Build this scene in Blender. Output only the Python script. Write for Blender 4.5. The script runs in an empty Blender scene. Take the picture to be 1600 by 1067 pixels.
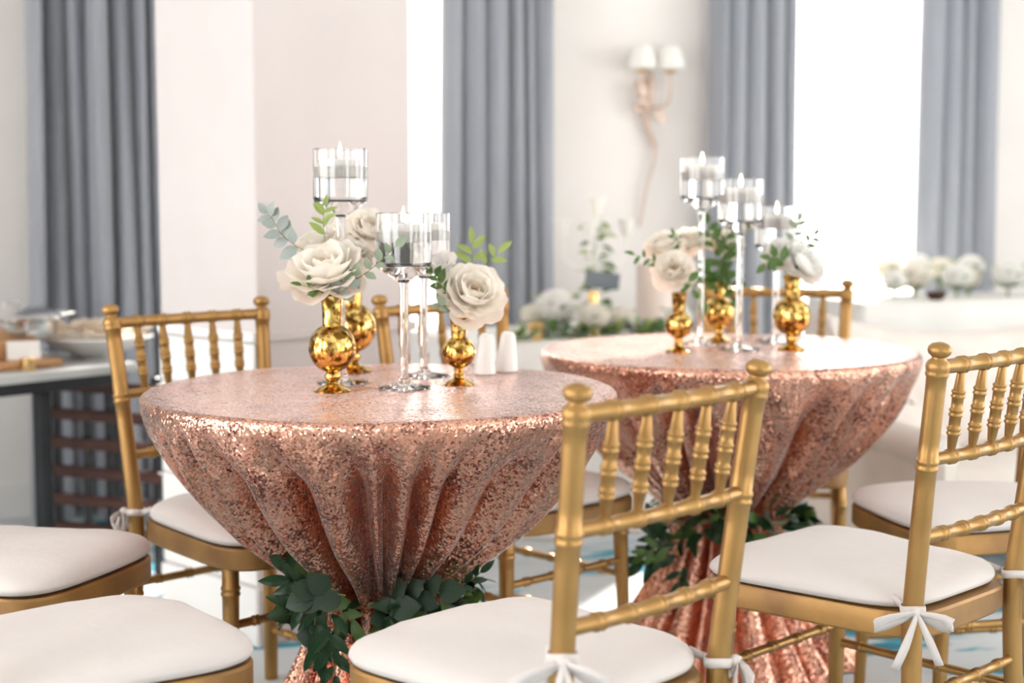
import bpy, bmesh, math, random
from mathutils import Vector, Matrix, Quaternion
random.seed(7)
PI = math.pi
scene = bpy.context.scene
COL = scene.collection

# ------------------------------------------------------------------ camera
F_PX, PITCH, CAM_H = 2413.3, 0.0945, 1.1406
cam_d = bpy.data.cameras.new('camera'); cam = bpy.data.objects.new('camera', cam_d); COL.objects.link(cam)
cam.location = (0, 0, CAM_H); cam.rotation_euler = (PI/2 - PITCH, 0, 0)
cam_d.sensor_width = 36; cam_d.lens = F_PX*36/1600; cam_d.clip_start = .05
cam_d.dof.use_dof = True; cam_d.dof.focus_distance = 2.62; cam_d.dof.aperture_fstop = 2.4
scene.camera = cam

# ------------------------------------------------------------------ light and exposure
world = bpy.data.worlds.new('world'); scene.world = world; world.use_nodes = True
bg = world.node_tree.nodes['Background']; bg.inputs[0].default_value = (1.0, .985, .96, 1); bg.inputs[1].default_value = 1.55
sun_d = bpy.data.lights.new('sun', 'SUN'); sun_d.energy = 5.0; sun_d.angle = math.radians(1.5); sun_d.color = (1, .95, .87)
sun = bpy.data.objects.new('sun', sun_d); COL.objects.link(sun)
SUN_DIR = Vector((-.36, -.80, -.46)).normalized()
sun.rotation_euler = SUN_DIR.to_track_quat('-Z', 'Y').to_euler(); sun.location = (3, 9, 5)
vs = scene.view_settings
vs.view_transform = 'Standard'; vs.look = 'None'; vs.gamma = 1; vs.use_curve_mapping = False; vs.exposure = 1.88
scene.cycles.max_bounces = 10; scene.cycles.transmission_bounces = 10; scene.cycles.transparent_max_bounces = 12
scene.cycles.glossy_bounces = 5; scene.cycles.diffuse_bounces = 4
scene.cycles.sample_clamp_indirect = 6

# ------------------------------------------------------------------ helpers
def at(px, py, depth):
    """point on the photograph's line of sight at a distance along the room"""
    a, b = (px-800)/F_PX, (533.5-py)/F_PX
    c, s = math.cos(PITCH), math.sin(PITCH)
    d = Vector((a, c+b*s, -s+b*c)); t = depth/d.y
    return Vector((d.x*t, depth, CAM_H+d.z*t))
def atz(px, py, z):
    a, b = (px-800)/F_PX, (533.5-py)/F_PX
    c, s = math.cos(PITCH), math.sin(PITCH)
    d = Vector((a, c+b*s, -s+b*c)); t = (z-CAM_H)/d.z
    return Vector((d.x*t, d.y*t, z))

def nmat(name, color=(.8,.8,.8), rough=.5, metal=0, **kw):
    m = bpy.data.materials.new(name); m.use_nodes = True
    b = m.node_tree.nodes['Principled BSDF']
    b.inputs['Base Color'].default_value = (*color, 1); b.inputs['Roughness'].default_value = rough; b.inputs['Metallic'].default_value = metal
    for k, v in kw.items(): b.inputs[k].default_value = v
    return m
def nd(m, t, **kw):
    n = m.node_tree.nodes.new(t)
    for k, v in kw.items(): setattr(n, k, v)
    return n
def lk(m, a, b): m.node_tree.links.new(a, b)
def noise_color(m, c1, c2, scale=8, detail=4, lo=.35, hi=.65, stretch=None, bump=0, bscale=None, rough=None):
    """mix two colours by noise, optional bump"""
    b = m.node_tree.nodes['Principled BSDF']
    tc = nd(m, 'ShaderNodeTexCoord'); src = tc.outputs['Object']
    if stretch:
        mp = nd(m, 'ShaderNodeMapping'); mp.inputs['Scale'].default_value = stretch; lk(m, src, mp.inputs[0]); src = mp.outputs[0]
    n = nd(m, 'ShaderNodeTexNoise'); n.inputs['Scale'].default_value = scale; n.inputs['Detail'].default_value = detail; lk(m, src, n.inputs['Vector'])
    r = nd(m, 'ShaderNodeValToRGB'); r.color_ramp.elements[0].position = lo; r.color_ramp.elements[1].position = hi
    r.color_ramp.elements[0].color = (*c1, 1); r.color_ramp.elements[1].color = (*c2, 1)
    lk(m, n.outputs['Fac'], r.inputs[0]); lk(m, r.outputs[0], b.inputs['Base Color'])
    if bump:
        n2 = nd(m, 'ShaderNodeTexNoise'); n2.inputs['Scale'].default_value = bscale or scale*10; n2.inputs['Detail'].default_value = 3; lk(m, src, n2.inputs['Vector'])
        bp = nd(m, 'ShaderNodeBump'); bp.inputs['Strength'].default_value = bump; bp.inputs['Distance'].default_value = .002
        lk(m, n2.outputs['Fac'], bp.inputs['Height']); lk(m, bp.outputs[0], b.inputs['Normal'])
    if rough:
        mr = nd(m, 'ShaderNodeMapRange'); mr.inputs['To Min'].default_value = rough[0]; mr.inputs['To Max'].default_value = rough[1]
        lk(m, n.outputs['Fac'], mr.inputs[0]); lk(m, mr.outputs[0], b.inputs['Roughness'])
    return m

def spot(o, u, px, z):
    """point of the horizontal line o + s*u at height z that stands in picture column px"""
    K = (px-800)/F_PX; c, sp = math.cos(PITCH), math.sin(PITCH)
    s = (K*(o.y*c+(CAM_H-z)*sp)-o.x)/(u.x-K*u.y*c)
    return Vector((o.x+u.x*s, o.y+u.y*s, z))
class MB:
    def __init__(s): s.v = []; s.f = []
    def add(s, vs, fs):
        o = len(s.v); s.v += [tuple(v) for v in vs]; s.f += [tuple(i+o for i in f) for f in fs]; return s
    def box(s, x0, x1, y0, y1, z0, z1, bev=0):
        if bev:
            b = bev; L = []
            for z, k in ((z0, b), (z0+b, 0), (z1-b, 0), (z1, b)):
                L.append([(x0+k+b*0, y0+b, z), (x0+b, y0+k, z), (x1-b, y0+k, z), (x1-k, y0+b, z), (x1-k, y1-b, z), (x1-b, y1-k, z), (x0+b, y1-k, z), (x0+k, y1-b, z)])
            vs = [p for l in L for p in l]; fs = []
            for i in range(3):
                for j in range(8): fs.append((i*8+j, i*8+(j+1) % 8, i*8+8+(j+1) % 8, i*8+8+j))
            fs.append(tuple(range(7, -1, -1))); fs.append(tuple(range(24, 32)))
            return s.add(vs, fs)
        vs = [(x0,y0,z0),(x1,y0,z0),(x1,y1,z0),(x0,y1,z0),(x0,y0,z1),(x1,y0,z1),(x1,y1,z1),(x0,y1,z1)]
        return s.add(vs, [(3,2,1,0),(4,5,6,7),(0,1,5,4),(1,2,6,5),(2,3,7,6),(3,0,4,7)])
    def lathe(s, prof, n=32, c=(0,0,0)):
        """prof: (r, z) from bottom to top; r=0 ends close"""
        vs = []; fs = []; rows = []
        for r, z in prof:
            if r < 1e-6: rows.append([len(vs)]); vs.append((c[0], c[1], c[2]+z))
            else:
                rows.append(list(range(len(vs), len(vs)+n)))
                vs += [(c[0]+r*math.cos(2*PI*k/n), c[1]+r*math.sin(2*PI*k/n), c[2]+z) for k in range(n)]
        for a, b in zip(rows, rows[1:]):
            for k in range(n):
                k2 = (k+1) % n
                if len(a) == 1 and len(b) == 1: continue
                if len(a) == 1: fs.append((a[0], b[k2], b[k]))
                elif len(b) == 1: fs.append((a[k], a[k2], b[0]))
                else: fs.append((a[k], a[k2], b[k2], b[k]))
        return s.add(vs, fs)
    def tube(s, pts, radii, n=12, cap=True):
        pts = [Vector(p) for p in pts]; m = len(pts)
        if not hasattr(radii, '__len__'): radii = [radii]*m
        vs = []; fs = []; prev = None
        for i, p in enumerate(pts):
            t = (pts[min(i+1, m-1)]-pts[max(i-1, 0)]).normalized()
            if prev is None:
                ref = Vector((0,0,1)) if abs(t.z) < .9 else Vector((1,0,0))
                e = (ref - t*ref.dot(t)).normalized()
            else: e = (prev - t*prev.dot(t)).normalized()
            prev = e; g = t.cross(e)
            for k in range(n):
                a = 2*PI*k/n; vs.append(p+radii[i]*(math.cos(a)*e+math.sin(a)*g))
        for i in range(m-1):
            for k in range(n): fs.append((i*n+k, i*n+(k+1) % n, (i+1)*n+(k+1) % n, (i+1)*n+k))
        if cap:
            fs.append(tuple(range(n-1, -1, -1))); fs.append(tuple(range((m-1)*n, m*n)))
        return s.add(vs, fs)
    def ribbon(s, pts, width, across, thick=.0012):
        """cloth band through pts; across = direction (or list) of its width"""
        pts = [Vector(p) for p in pts]; m = len(pts); vs = []; fs = []
        for i, p in enumerate(pts):
            t = (pts[min(i+1, m-1)]-pts[max(i-1, 0)]).normalized()
            a = Vector(across[i] if isinstance(across, list) else across); a = (a-t*a.dot(t)).normalized(); nrm = t.cross(a)
            w = width[i] if isinstance(width, (list, tuple)) else width
            vs += [p-a*w/2+nrm*thick, p+nrm*thick*1.8, p+a*w/2+nrm*thick, p+a*w/2-nrm*thick, p-nrm*thick*.4, p-a*w/2-nrm*thick]
        for i in range(m-1):
            for k in range(6): fs.append((i*6+k, i*6+(k+1) % 6, i*6+6+(k+1) % 6, i*6+6+k))
        fs.append((5,4,3,2,1,0)); fs.append(tuple(range(m*6-6, m*6)))
        return s.add(vs, fs)
    def ball(s, c, r, n=12, m=8):
        prof = [(math.sin(PI*i/m), -math.cos(PI*i/m)) for i in range(m+1)]
        o = MB().lathe([(0 if i in (0, m) else a, b) for i, (a, b) in enumerate(prof)], n)
        rr = r if hasattr(r, '__len__') else (r, r, r)
        return s.add([(c[0]+v[0]*rr[0], c[1]+v[1]*rr[1], c[2]+v[2]*rr[2]) for v in o.v], o.f)
    def mesh(s, name, mat, smooth=True, sharp=None):
        me = bpy.data.meshes.new(name); me.from_pydata(s.v, [], s.f); me.update()
        me.materials.append(mat)
        if smooth:
            me.polygons.foreach_set('use_smooth', [True]*len(me.polygons))
            if sharp: me.set_sharp_from_angle(angle=math.radians(sharp))
        return me
    def build(s, name, mat, parent=None, smooth=True, sharp=40):
        return obj(name, s.mesh(name, mat, smooth, sharp), parent)

def obj(name, me, parent=None):
    o = bpy.data.objects.new(name, me); COL.objects.link(o)
    if parent is not None: o.parent = parent
    return o
def tag(o, label=None, cat=None, group=None, kind=None):
    if label: o['label'] = label
    if cat: o['category'] = cat
    if group: o['group'] = group
    if kind: o['kind'] = kind
    return o
def thing(name, loc=(0,0,0), rz=0, label=None, cat=None, group=None):
    o = obj(name, None); o.location = loc; o.rotation_euler = (0, 0, rz); o.empty_display_size = .05
    return tag(o, label, cat, group)
def copy_tree(o, parent=None):
    c = o.copy(); COL.objects.link(c); c.parent = parent
    for ch in list(o.children): copy_tree(ch, c)
    return c
def struct(o, label=None): o['kind'] = 'structure'; return o

# ------------------------------------------------------------------ materials
M = {}
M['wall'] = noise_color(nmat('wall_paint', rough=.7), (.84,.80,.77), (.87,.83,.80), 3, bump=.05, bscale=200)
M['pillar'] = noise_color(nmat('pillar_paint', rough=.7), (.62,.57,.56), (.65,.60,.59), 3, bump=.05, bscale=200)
M['white_paint'] = noise_color(nmat('white_paint', rough=.45), (.82,.80,.78), (.85,.83,.81), 4)
M['ceiling'] = noise_color(nmat('ceiling_paint', rough=.8), (.86,.84,.82), (.88,.86,.84), 4)
M['terrace'] = noise_color(nmat('terrace_stone', rough=.8), (.55,.53,.50), (.65,.63,.60), 4)
def carpet():
    m = nmat('carpet', rough=.95); b = m.node_tree.nodes['Principled BSDF']
    tc = nd(m, 'ShaderNodeTexCoord'); mp = nd(m, 'ShaderNodeMapping'); mp.inputs['Rotation'].default_value = (0,0,.5); mp.inputs['Scale'].default_value = (1.0, 3.2, 1)
    lk(m, tc.outputs['Object'], mp.inputs[0])
    n = nd(m, 'ShaderNodeTexNoise'); n.inputs['Scale'].default_value = 1.9; n.inputs['Detail'].default_value = 4; n.inputs['Distortion'].default_value = .6
    lk(m, mp.outputs[0], n.inputs['Vector'])
    r = nd(m, 'ShaderNodeValToRGB'); e = r.color_ramp.elements
    e[0].position = .37; e[0].color = (.02,.20,.30,1); e[1].position = .60; e[1].color = (.62,.66,.68,1)
    x = e.new(.425); x.color = (.10,.36,.46,1); x = e.new(.46); x.color = (.58,.62,.65,1)
    lk(m, n.outputs['Fac'], r.inputs[0]); lk(m, r.outputs[0], b.inputs['Base Color'])
    n2 = nd(m, 'ShaderNodeTexNoise'); n2.inputs['Scale'].default_value = 250; lk(m, tc.outputs['Object'], n2.inputs['Vector'])
    bp = nd(m, 'ShaderNodeBump'); bp.inputs['Strength'].default_value = .5; bp.inputs['Distance'].default_value = .004
    lk(m, n2.outputs['Fac'], bp.inputs['Height']); lk(m, bp.outputs[0], b.inputs['Normal'])
    return m
M['carpet'] = carpet()
M['curtain'] = noise_color(nmat('curtain_cloth', rough=.75), (.30,.318,.362), (.35,.368,.41), 6, stretch=(1,1,.1), bump=.15, bscale=350)
M['curtain'].node_tree.nodes['Principled BSDF'].inputs['Sheen Weight'].default_value = .4
M['gold'] = noise_color(nmat('gold_paint', rough=.36, metal=.72), (.36,.20,.066), (.41,.235,.080), 14, detail=5, bump=.04, bscale=260, rough=(.3,.44))
M['gold_dark'] = noise_color(nmat('gold_paint_worn', rough=.4, metal=.4), (.27,.14,.05), (.43,.235,.07), 9, detail=6, bump=.08, bscale=160)
M['cushion'] = noise_color(nmat('ivory_cloth', rough=.9), (.63,.58,.555), (.66,.61,.585), 7, bump=.5, bscale=45)
M['cushion'].node_tree.nodes['Principled BSDF'].inputs['Sheen Weight'].default_value = .15
M['white_cloth'] = noise_color(nmat('white_table_linen', rough=.85), (.82,.80,.77), (.86,.84,.81), 5, bump=.2, bscale=300)
M['porcelain'] = noise_color(nmat('white_porcelain', rough=.18), (.84,.82,.80), (.86,.84,.82), 6)
def sequins():
    m = nmat('rose_gold_sequins', rough=.22, metal=1.0); b = m.node_tree.nodes['Principled BSDF']
    tc = nd(m, 'ShaderNodeTexCoord')
    v = nd(m, 'ShaderNodeTexVoronoi'); v.inputs['Scale'].default_value = 270; lk(m, tc.outputs['Object'], v.inputs['Vector'])
    sub = nd(m, 'ShaderNodeVectorMath', operation='SUBTRACT'); sub.inputs[1].default_value = (.5,.5,.5); lk(m, v.outputs['Color'], sub.inputs[0])
    n = nd(m, 'ShaderNodeTexNoise'); n.inputs['Scale'].default_value = 150; n.inputs['Detail'].default_value = 3; n.inputs['Roughness'].default_value = .65
    lk(m, v.outputs['Position'], n.inputs['Vector'])
    nl = nd(m, 'ShaderNodeTexNoise'); nl.inputs['Scale'].default_value = 16; nl.inputs['Detail'].default_value = 2; lk(m, v.outputs['Position'], nl.inputs['Vector'])
    sh = nd(m, 'ShaderNodeMath', operation='MULTIPLY_ADD'); sh.inputs[1].default_value = .55; sh.inputs[2].default_value = -.275; lk(m, nl.outputs['Fac'], sh.inputs[0])
    fac = nd(m, 'ShaderNodeMath', operation='ADD'); lk(m, n.outputs['Fac'], fac.inputs[0]); lk(m, sh.outputs[0], fac.inputs[1])
    rp = nd(m, 'ShaderNodeValToRGB'); e = rp.color_ramp.elements
    e[0].position = .36; e[0].color = (.29,.12,.10,1); e[1].position = .44; e[1].color = (.76,.41,.30,1)
    lk(m, fac.outputs[0], rp.inputs[0])
    # every sequin catches a slightly different tone
    sv = nd(m, 'ShaderNodeSeparateColor'); lk(m, v.outputs['Color'], sv.inputs[0])
    vr = nd(m, 'ShaderNodeMapRange'); vr.inputs['To Min'].default_value = .72; vr.inputs['To Max'].default_value = 1.18; lk(m, sv.outputs[0], vr.inputs[0])
    mc = nd(m, 'ShaderNodeVectorMath', operation='SCALE'); lk(m, rp.outputs[0], mc.inputs[0]); lk(m, vr.outputs[0], mc.inputs['Scale']); lk(m, mc.outputs[0], b.inputs['Base Color'])
    # flipped sequins stand at a steeper angle
    mr = nd(m, 'ShaderNodeMapRange'); mr.inputs['From Min'].default_value = .44; mr.inputs['From Max'].default_value = .54
    mr.inputs['To Min'].default_value = .70; mr.inputs['To Max'].default_value = .42; lk(m, fac.outputs[0], mr.inputs[0])
    sc = nd(m, 'ShaderNodeVectorMath', operation='SCALE'); lk(m, sub.outputs[0], sc.inputs[0]); lk(m, mr.outputs[0], sc.inputs['Scale'])
    ge = nd(m, 'ShaderNodeNewGeometry')
    # on the taut flat top the sequins lie flatter than on the hanging drape
    sx = nd(m, 'ShaderNodeSeparateXYZ'); lk(m, ge.outputs['Normal'], sx.inputs[0])
    fl_ = nd(m, 'ShaderNodeMapRange'); fl_.inputs['From Min'].default_value = .75; fl_.inputs['From Max'].default_value = .98; fl_.inputs['To Min'].default_value = 1; fl_.inputs['To Max'].default_value = .6
    lk(m, sx.outputs['Z'], fl_.inputs[0]); ml = nd(m, 'ShaderNodeMath', operation='MULTIPLY'); lk(m, mr.outputs[0], ml.inputs[0]); lk(m, fl_.outputs[0], ml.inputs[1]); lk(m, ml.outputs[0], sc.inputs['Scale'])
    ad = nd(m, 'ShaderNodeVectorMath', operation='ADD'); lk(m, ge.outputs['Normal'], ad.inputs[0]); lk(m, sc.outputs[0], ad.inputs[1])
    no = nd(m, 'ShaderNodeVectorMath', operation='NORMALIZE'); lk(m, ad.outputs[0], no.inputs[0]); lk(m, no.outputs[0], b.inputs['Normal'])
    b.inputs['Sheen Weight'].default_value = .45; b.inputs['Sheen Roughness'].default_value = .32; b.inputs['Sheen Tint'].default_value = (1,.84,.81,1)
    return m
M['sequin'] = sequins()
M['mercury'] = noise_color(nmat('mercury_glass_gold', rough=.07, metal=1), (.20,.09,.014), (.96,.66,.21), 70, detail=9, lo=.42, hi=.57, rough=(.22,.05))
M['glass'] = nmat('clear_glass', (1,1,1), .0, **{'Transmission Weight': 1.0, 'IOR': 1.46})
M['water'] = nmat('water', (1,1,1), .0, **{'Transmission Weight': 1.0, 'IOR': 1.33})
M['wax'] = noise_color(nmat('white_wax', rough=.5, **{'Subsurface Weight': .4, 'Subsurface Radius': (.02,.015,.01)}), (.92,.88,.84), (.94,.90,.86), 5)
M['wick'] = nmat('charred_wick', (.02,.015,.012), .9)
def flame():
    m = bpy.data.materials.new('candle_flame'); m.use_nodes = True; nt = m.node_tree
    nt.nodes.remove(nt.nodes['Principled BSDF']); e = nd(m, 'ShaderNodeEmission'); e.inputs[0].default_value = (1,.78,.48,1); e.inputs[1].default_value = 4
    lk(m, e.outputs[0], nt.nodes['Material Output'].inputs[0]); return m
M['flame'] = flame()
def thin(name, c1, c2, rough, tr, scale=20, trc=None):
    """leaf or petal: a thin sheet that lets some light through"""
    m = noise_color(nmat(name, rough=rough), c1, c2, scale); nt = m.node_tree; b = nt.nodes['Principled BSDF']
    t = nd(m, 'ShaderNodeBsdfTranslucent'); mx = nd(m, 'ShaderNodeMixShader'); mx.inputs[0].default_value = tr
    col = trc or c2
    t.inputs[0].default_value = (*col, 1)
    lk(m, b.outputs[0], mx.inputs[1]); lk(m, t.outputs[0], mx.inputs[2]); lk(m, mx.outputs[0], nt.nodes['Material Output'].inputs[0])
    return m
M['petal'] = thin('ivory_petal', (.95,.89,.80), (.96,.92,.86), .6, .5)
M['petal_warm'] = thin('peach_petal', (.95,.81,.66), (.96,.86,.74), .6, .5)
M['petal_white'] = thin('white_petal', (.93,.92,.89), (.95,.94,.92), .6, .48)
M['euc'] = thin('eucalyptus_leaf', (.25,.29,.265), (.35,.39,.365), .5, .15, 30)
M['euc_green'] = thin('eucalyptus_green_leaf', (.22,.29,.20), (.32,.38,.27), .5, .2, 30)
M['leaf_light'] = thin('light_green_leaf', (.26,.35,.07), (.36,.45,.14), .45, .25, 40)
M['leaf_mid'] = thin('mid_green_leaf', (.06,.13,.025), (.10,.19,.045), .4, .2, 40)
M['leaf_dark'] = thin('dark_green_leaf', (.006,.026,.008), (.016,.05,.018), .28, .06, 40)
M['leaf_round'] = thin('round_dark_leaf', (.016,.034,.020), (.032,.056,.034), .42, .06, 30)
for k_ in ('leaf_dark', 'leaf_round'): M[k_].node_tree.nodes['Principled BSDF'].inputs['Specular IOR Level'].default_value = .25
M['stem'] = noise_color(nmat('stem', rough=.6), (.16,.10,.05), (.22,.20,.08), 40)
M['stem_green'] = noise_color(nmat('green_stem', rough=.55), (.10,.18,.04), (.18,.26,.08), 40)
M['black_metal'] = noise_color(nmat('black_metal', rough=.45), (.008,.010,.013), (.016,.018,.022), 8)
M['brown_wood'] = noise_color(nmat('brown_wood', rough=.55), (.055,.018,.012), (.10,.035,.022), 6, stretch=(1,1,8))
M['marble'] = noise_color(nmat('pale_marble', rough=.25), (.55,.56,.55), (.66,.66,.64), 5, detail=8)
M['tan_wood'] = noise_color(nmat('tan_wood', rough=.5), (.42,.21,.09), (.58,.32,.15), 5, stretch=(1,6,6))
M['steel'] = noise_color(nmat('polished_steel', rough=.16, metal=1), (.72,.72,.71), (.80,.80,.79), 6)
M['gold_metal'] = noise_color(nmat('gold_metal', rough=.25, metal=1), (.80,.52,.20), (.90,.62,.28), 9)
M['rose_metal'] = noise_color(nmat('aged_copper', rough=.4, metal=.3), (.62,.46,.38), (.72,.58,.49), 9)
M['peach'] = noise_color(nmat('peach_shade', rough=.6), (.90,.75,.67), (.92,.79,.72), 6)
M['slate'] = noise_color(nmat('slate_board', rough=.6), (.13,.16,.19), (.20,.22,.24), 10)
M['sofa'] = noise_color(nmat('cream_upholstery', rough=.8), (.68,.62,.57), (.73,.67,.62), 8, bump=.2, bscale=300)
M['shade_glass'] = nmat('frosted_shade', (.88,.86,.82), .5)
def pane_mat():
    m = bpy.data.materials.new('window_pane'); m.use_nodes = True; nt = m.node_tree; nt.nodes.remove(nt.nodes['Principled BSDF'])
    t = nd(m, 'ShaderNodeBsdfTransparent'); g = nd(m, 'ShaderNodeBsdfGlossy'); g.inputs['Roughness'].default_value = .02
    f = nd(m, 'ShaderNodeFresnel'); f.inputs[0].default_value = 1.2; mx = nd(m, 'ShaderNodeMixShader')
    lk(m, f.outputs[0], mx.inputs[0]); lk(m, t.outputs[0], mx.inputs[1]); lk(m, g.outputs[0], mx.inputs[2]); lk(m, mx.outputs[0], nt.nodes['Material Output'].inputs[0])
    return m
M['pane'] = pane_mat()

# ------------------------------------------------------------------ the room
WP = Vector((-1.79, 5.40, 0)); WA = math.atan2(.342, .94); WU = Vector((math.cos(WA), math.sin(WA), 0)); WN = Vector((math.sin(WA), -math.cos(WA), 0))
def wall_u(px, off=0):
    """where a line of sight meets the window wall (off = distance in front of it)"""
    k = (px-800)/(F_PX*math.cos(PITCH)); o = WP+WN*off
    # perspective: x = k' * depth, with the small pitch term ignored at eye height
    return (k*o.y-o.x)/(WU.x-k*WU.y)
WIN = [(wall_u(545), wall_u(765)), (wall_u(1170), wall_u(1488))]
WIN_Z0, WIN_Z1, CEIL = .12, 2.75, 3.1
U0, U1 = -2.2, 6.2
mb = MB(); us = [U0, WIN[0][0], WIN[0][1], WIN[1][0], WIN[1][1], U1]
for i in (0, 2, 4): mb.box(us[i], us[i+1], 0, .22, 0, CEIL)
for a, b in WIN:
    mb.box(a, b, 0, .22, 0, WIN_Z0); mb.box(a, b, 0, .22, WIN_Z1, CEIL)
wf = struct(mb.build('wall_far', M['wall'], smooth=False)); wf.location = WP; wf.rotation_euler.z = WA
mb = MB()
for i in (0, 2, 4): mb.box(us[i], us[i+1], -.018, 0, 0, .13, .004)
bb = struct(mb.build('baseboard_far', M['white_paint'], smooth=False)); bb.location = WP; bb.rotation_euler.z = WA
for k, (a, b) in enumerate(WIN):
    w = MB()
    for x0, x1 in ((a, a+.06), (b-.06, b)): w.box(x0, x1, .08, .16, WIN_Z0, WIN_Z1, .004)
    w.box(a, b, .08, .16, WIN_Z0, WIN_Z0+.06, .004); w.box(a, b, .08, .16, WIN_Z1-.06, WIN_Z1, .004)
    o = struct(w.build('window_%d' % (k+1), M['white_paint'], smooth=False)); o.location = WP; o.rotation_euler.z = WA
    MB().box(a+.05, b-.05, .117, .123, WIN_Z0+.05, WIN_Z1-.05).build('pane', M['pane'], o, smooth=False)
    MB().box(a-.03, b+.03, -.06, .08, WIN_Z0-.03, WIN_Z0, .004).build('window_sill', M['white_paint'], o, smooth=False)
def side_wall(name, u, length, sgn, wn):
    """wall running back past the camera with tall window openings in it"""
    y0, y1 = (0, .2) if sgn > 0 else (-.2, 0); mb = MB(); xs = [-length, -6.6, -4.4, -3.9, -1.7, .22]
    for i in (0, 2, 4): mb.box(xs[i], xs[i+1], y0, y1, 0, CEIL)
    for i in (1, 3): mb.box(xs[i], xs[i+1], y0, y1, 0, .12); mb.box(xs[i], xs[i+1], y0, y1, 2.75, CEIL)
    o = struct(mb.build(name, M['wall'], smooth=False))
    for i in (1, 3):
        a, b = xs[i], xs[i+1]; w = MB(); m0, m1 = y0+.06, y0+.14
        for x0 in (a, b-.06): w.box(x0, x0+.06, m0, m1, .12, 2.75, .004)
        w.box(a, b, m0, m1, .12, .18, .004); w.box(a, b, m0, m1, 2.69, 2.75, .004)
        q = struct(w.build('window_%d' % (wn+i//2), M['white_paint'], smooth=False)); q.location = WP+WU*u; q.rotation_euler.z = WA+PI/2
        MB().box(a+.05, b-.05, y0+.097, y0+.103, .17, 2.70).build('pane', M['pane'], q, smooth=False)
    o.location = WP+WU*u; o.rotation_euler.z = WA+PI/2
    return o
side_wall('wall_left', U0, 7.5, 1, 3); side_wall('wall_right', U1, 7.5, -1, 5)  # right wall's windows are unseen, added to let more light into the room
FILL_WIN = [(1.5, 2.6)]; mb = MB(); us = [U0-.2, 1.5, 2.6, U1+.2]  # unseen back window, added as soft fill for surfaces facing the camera
for i in (0, 2): mb.box(us[i], us[i+1], -7.7, -7.5, 0, CEIL)
for a, b in FILL_WIN: mb.box(a, b, -7.7, -7.5, 0, .12); mb.box(a, b, -7.7, -7.5, 2.75, CEIL)
bw = struct(mb.build('wall_back', M['wall'], smooth=False)); bw.location = WP; bw.rotation_euler.z = WA
for k, (a, b) in enumerate(FILL_WIN):
    w = MB()
    for x0 in (a, b-.06): w.box(x0, x0+.06, -7.64, -7.56, .12, 2.75, .004)
    w.box(a, b, -7.64, -7.56, .12, .18, .004); w.box(a, b, -7.64, -7.56, 2.69, 2.75, .004)
    q = struct(w.build('window_%d' % (7+k), M['white_paint'], smooth=False)); q.location = WP; q.rotation_euler.z = WA
    MB().box(a+.05, b-.05, -7.603, -7.597, .17, 2.70).build('pane', M['pane'], q, smooth=False)
fl = struct(MB().box(U0-.2, U1+.2, -7.7, .22, -.1, 0).build('floor', M['carpet'], smooth=False)); fl.location = WP; fl.rotation_euler.z = WA
ce = struct(MB().box(U0-.2, U1+.2, -7.5, .22, CEIL, CEIL+.15).build('ceiling', M['ceiling'], smooth=False)); ce.location = WP; ce.rotation_euler.z = WA
te = struct(MB().box(U0-12, U1+12, .22, 16, -.35, -.15).build('ground_terrace', M['terrace'], smooth=False)); te.location = WP; te.rotation_euler.z = WA

# pillar standing at an angle, with a wainscot of flat boards
P0 = Vector((-.635, 3.83, 0)); DL = Vector((-.72, .694, 0)).normalized(); DR = Vector((.694, .72, 0)).normalized()
PL, PR = .425, .52
pil = struct(obj('wall_pillar', None)); pil.location = P0; pil.rotation_euler.z = math.atan2(DR.y, DR.x)
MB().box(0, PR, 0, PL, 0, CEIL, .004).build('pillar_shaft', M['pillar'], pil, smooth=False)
PZ = .80
for z0, z1, d in ((0, .15, .016), (.585, .60, .006), (.775, .80, .014)):
    MB().box(-d, PR+d, -d*.6, 0, z0, z1, .003).build('wainscot_rail' if z0 else 'skirting', M['pillar'], pil, smooth=False)
    MB().box(-d, 0, 0, PL, z0, z1, .003).build('wainscot_rail' if z0 else 'skirting', M['white_paint'], pil, smooth=False)
mb = MB()
for i in range(5):
    z0 = .155+i*.124
    MB().box(-.009, 0, .004, PL-.004, z0, z0+.119, .003).build('wainscot_board', M['white_paint'], pil, smooth=False)

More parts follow.
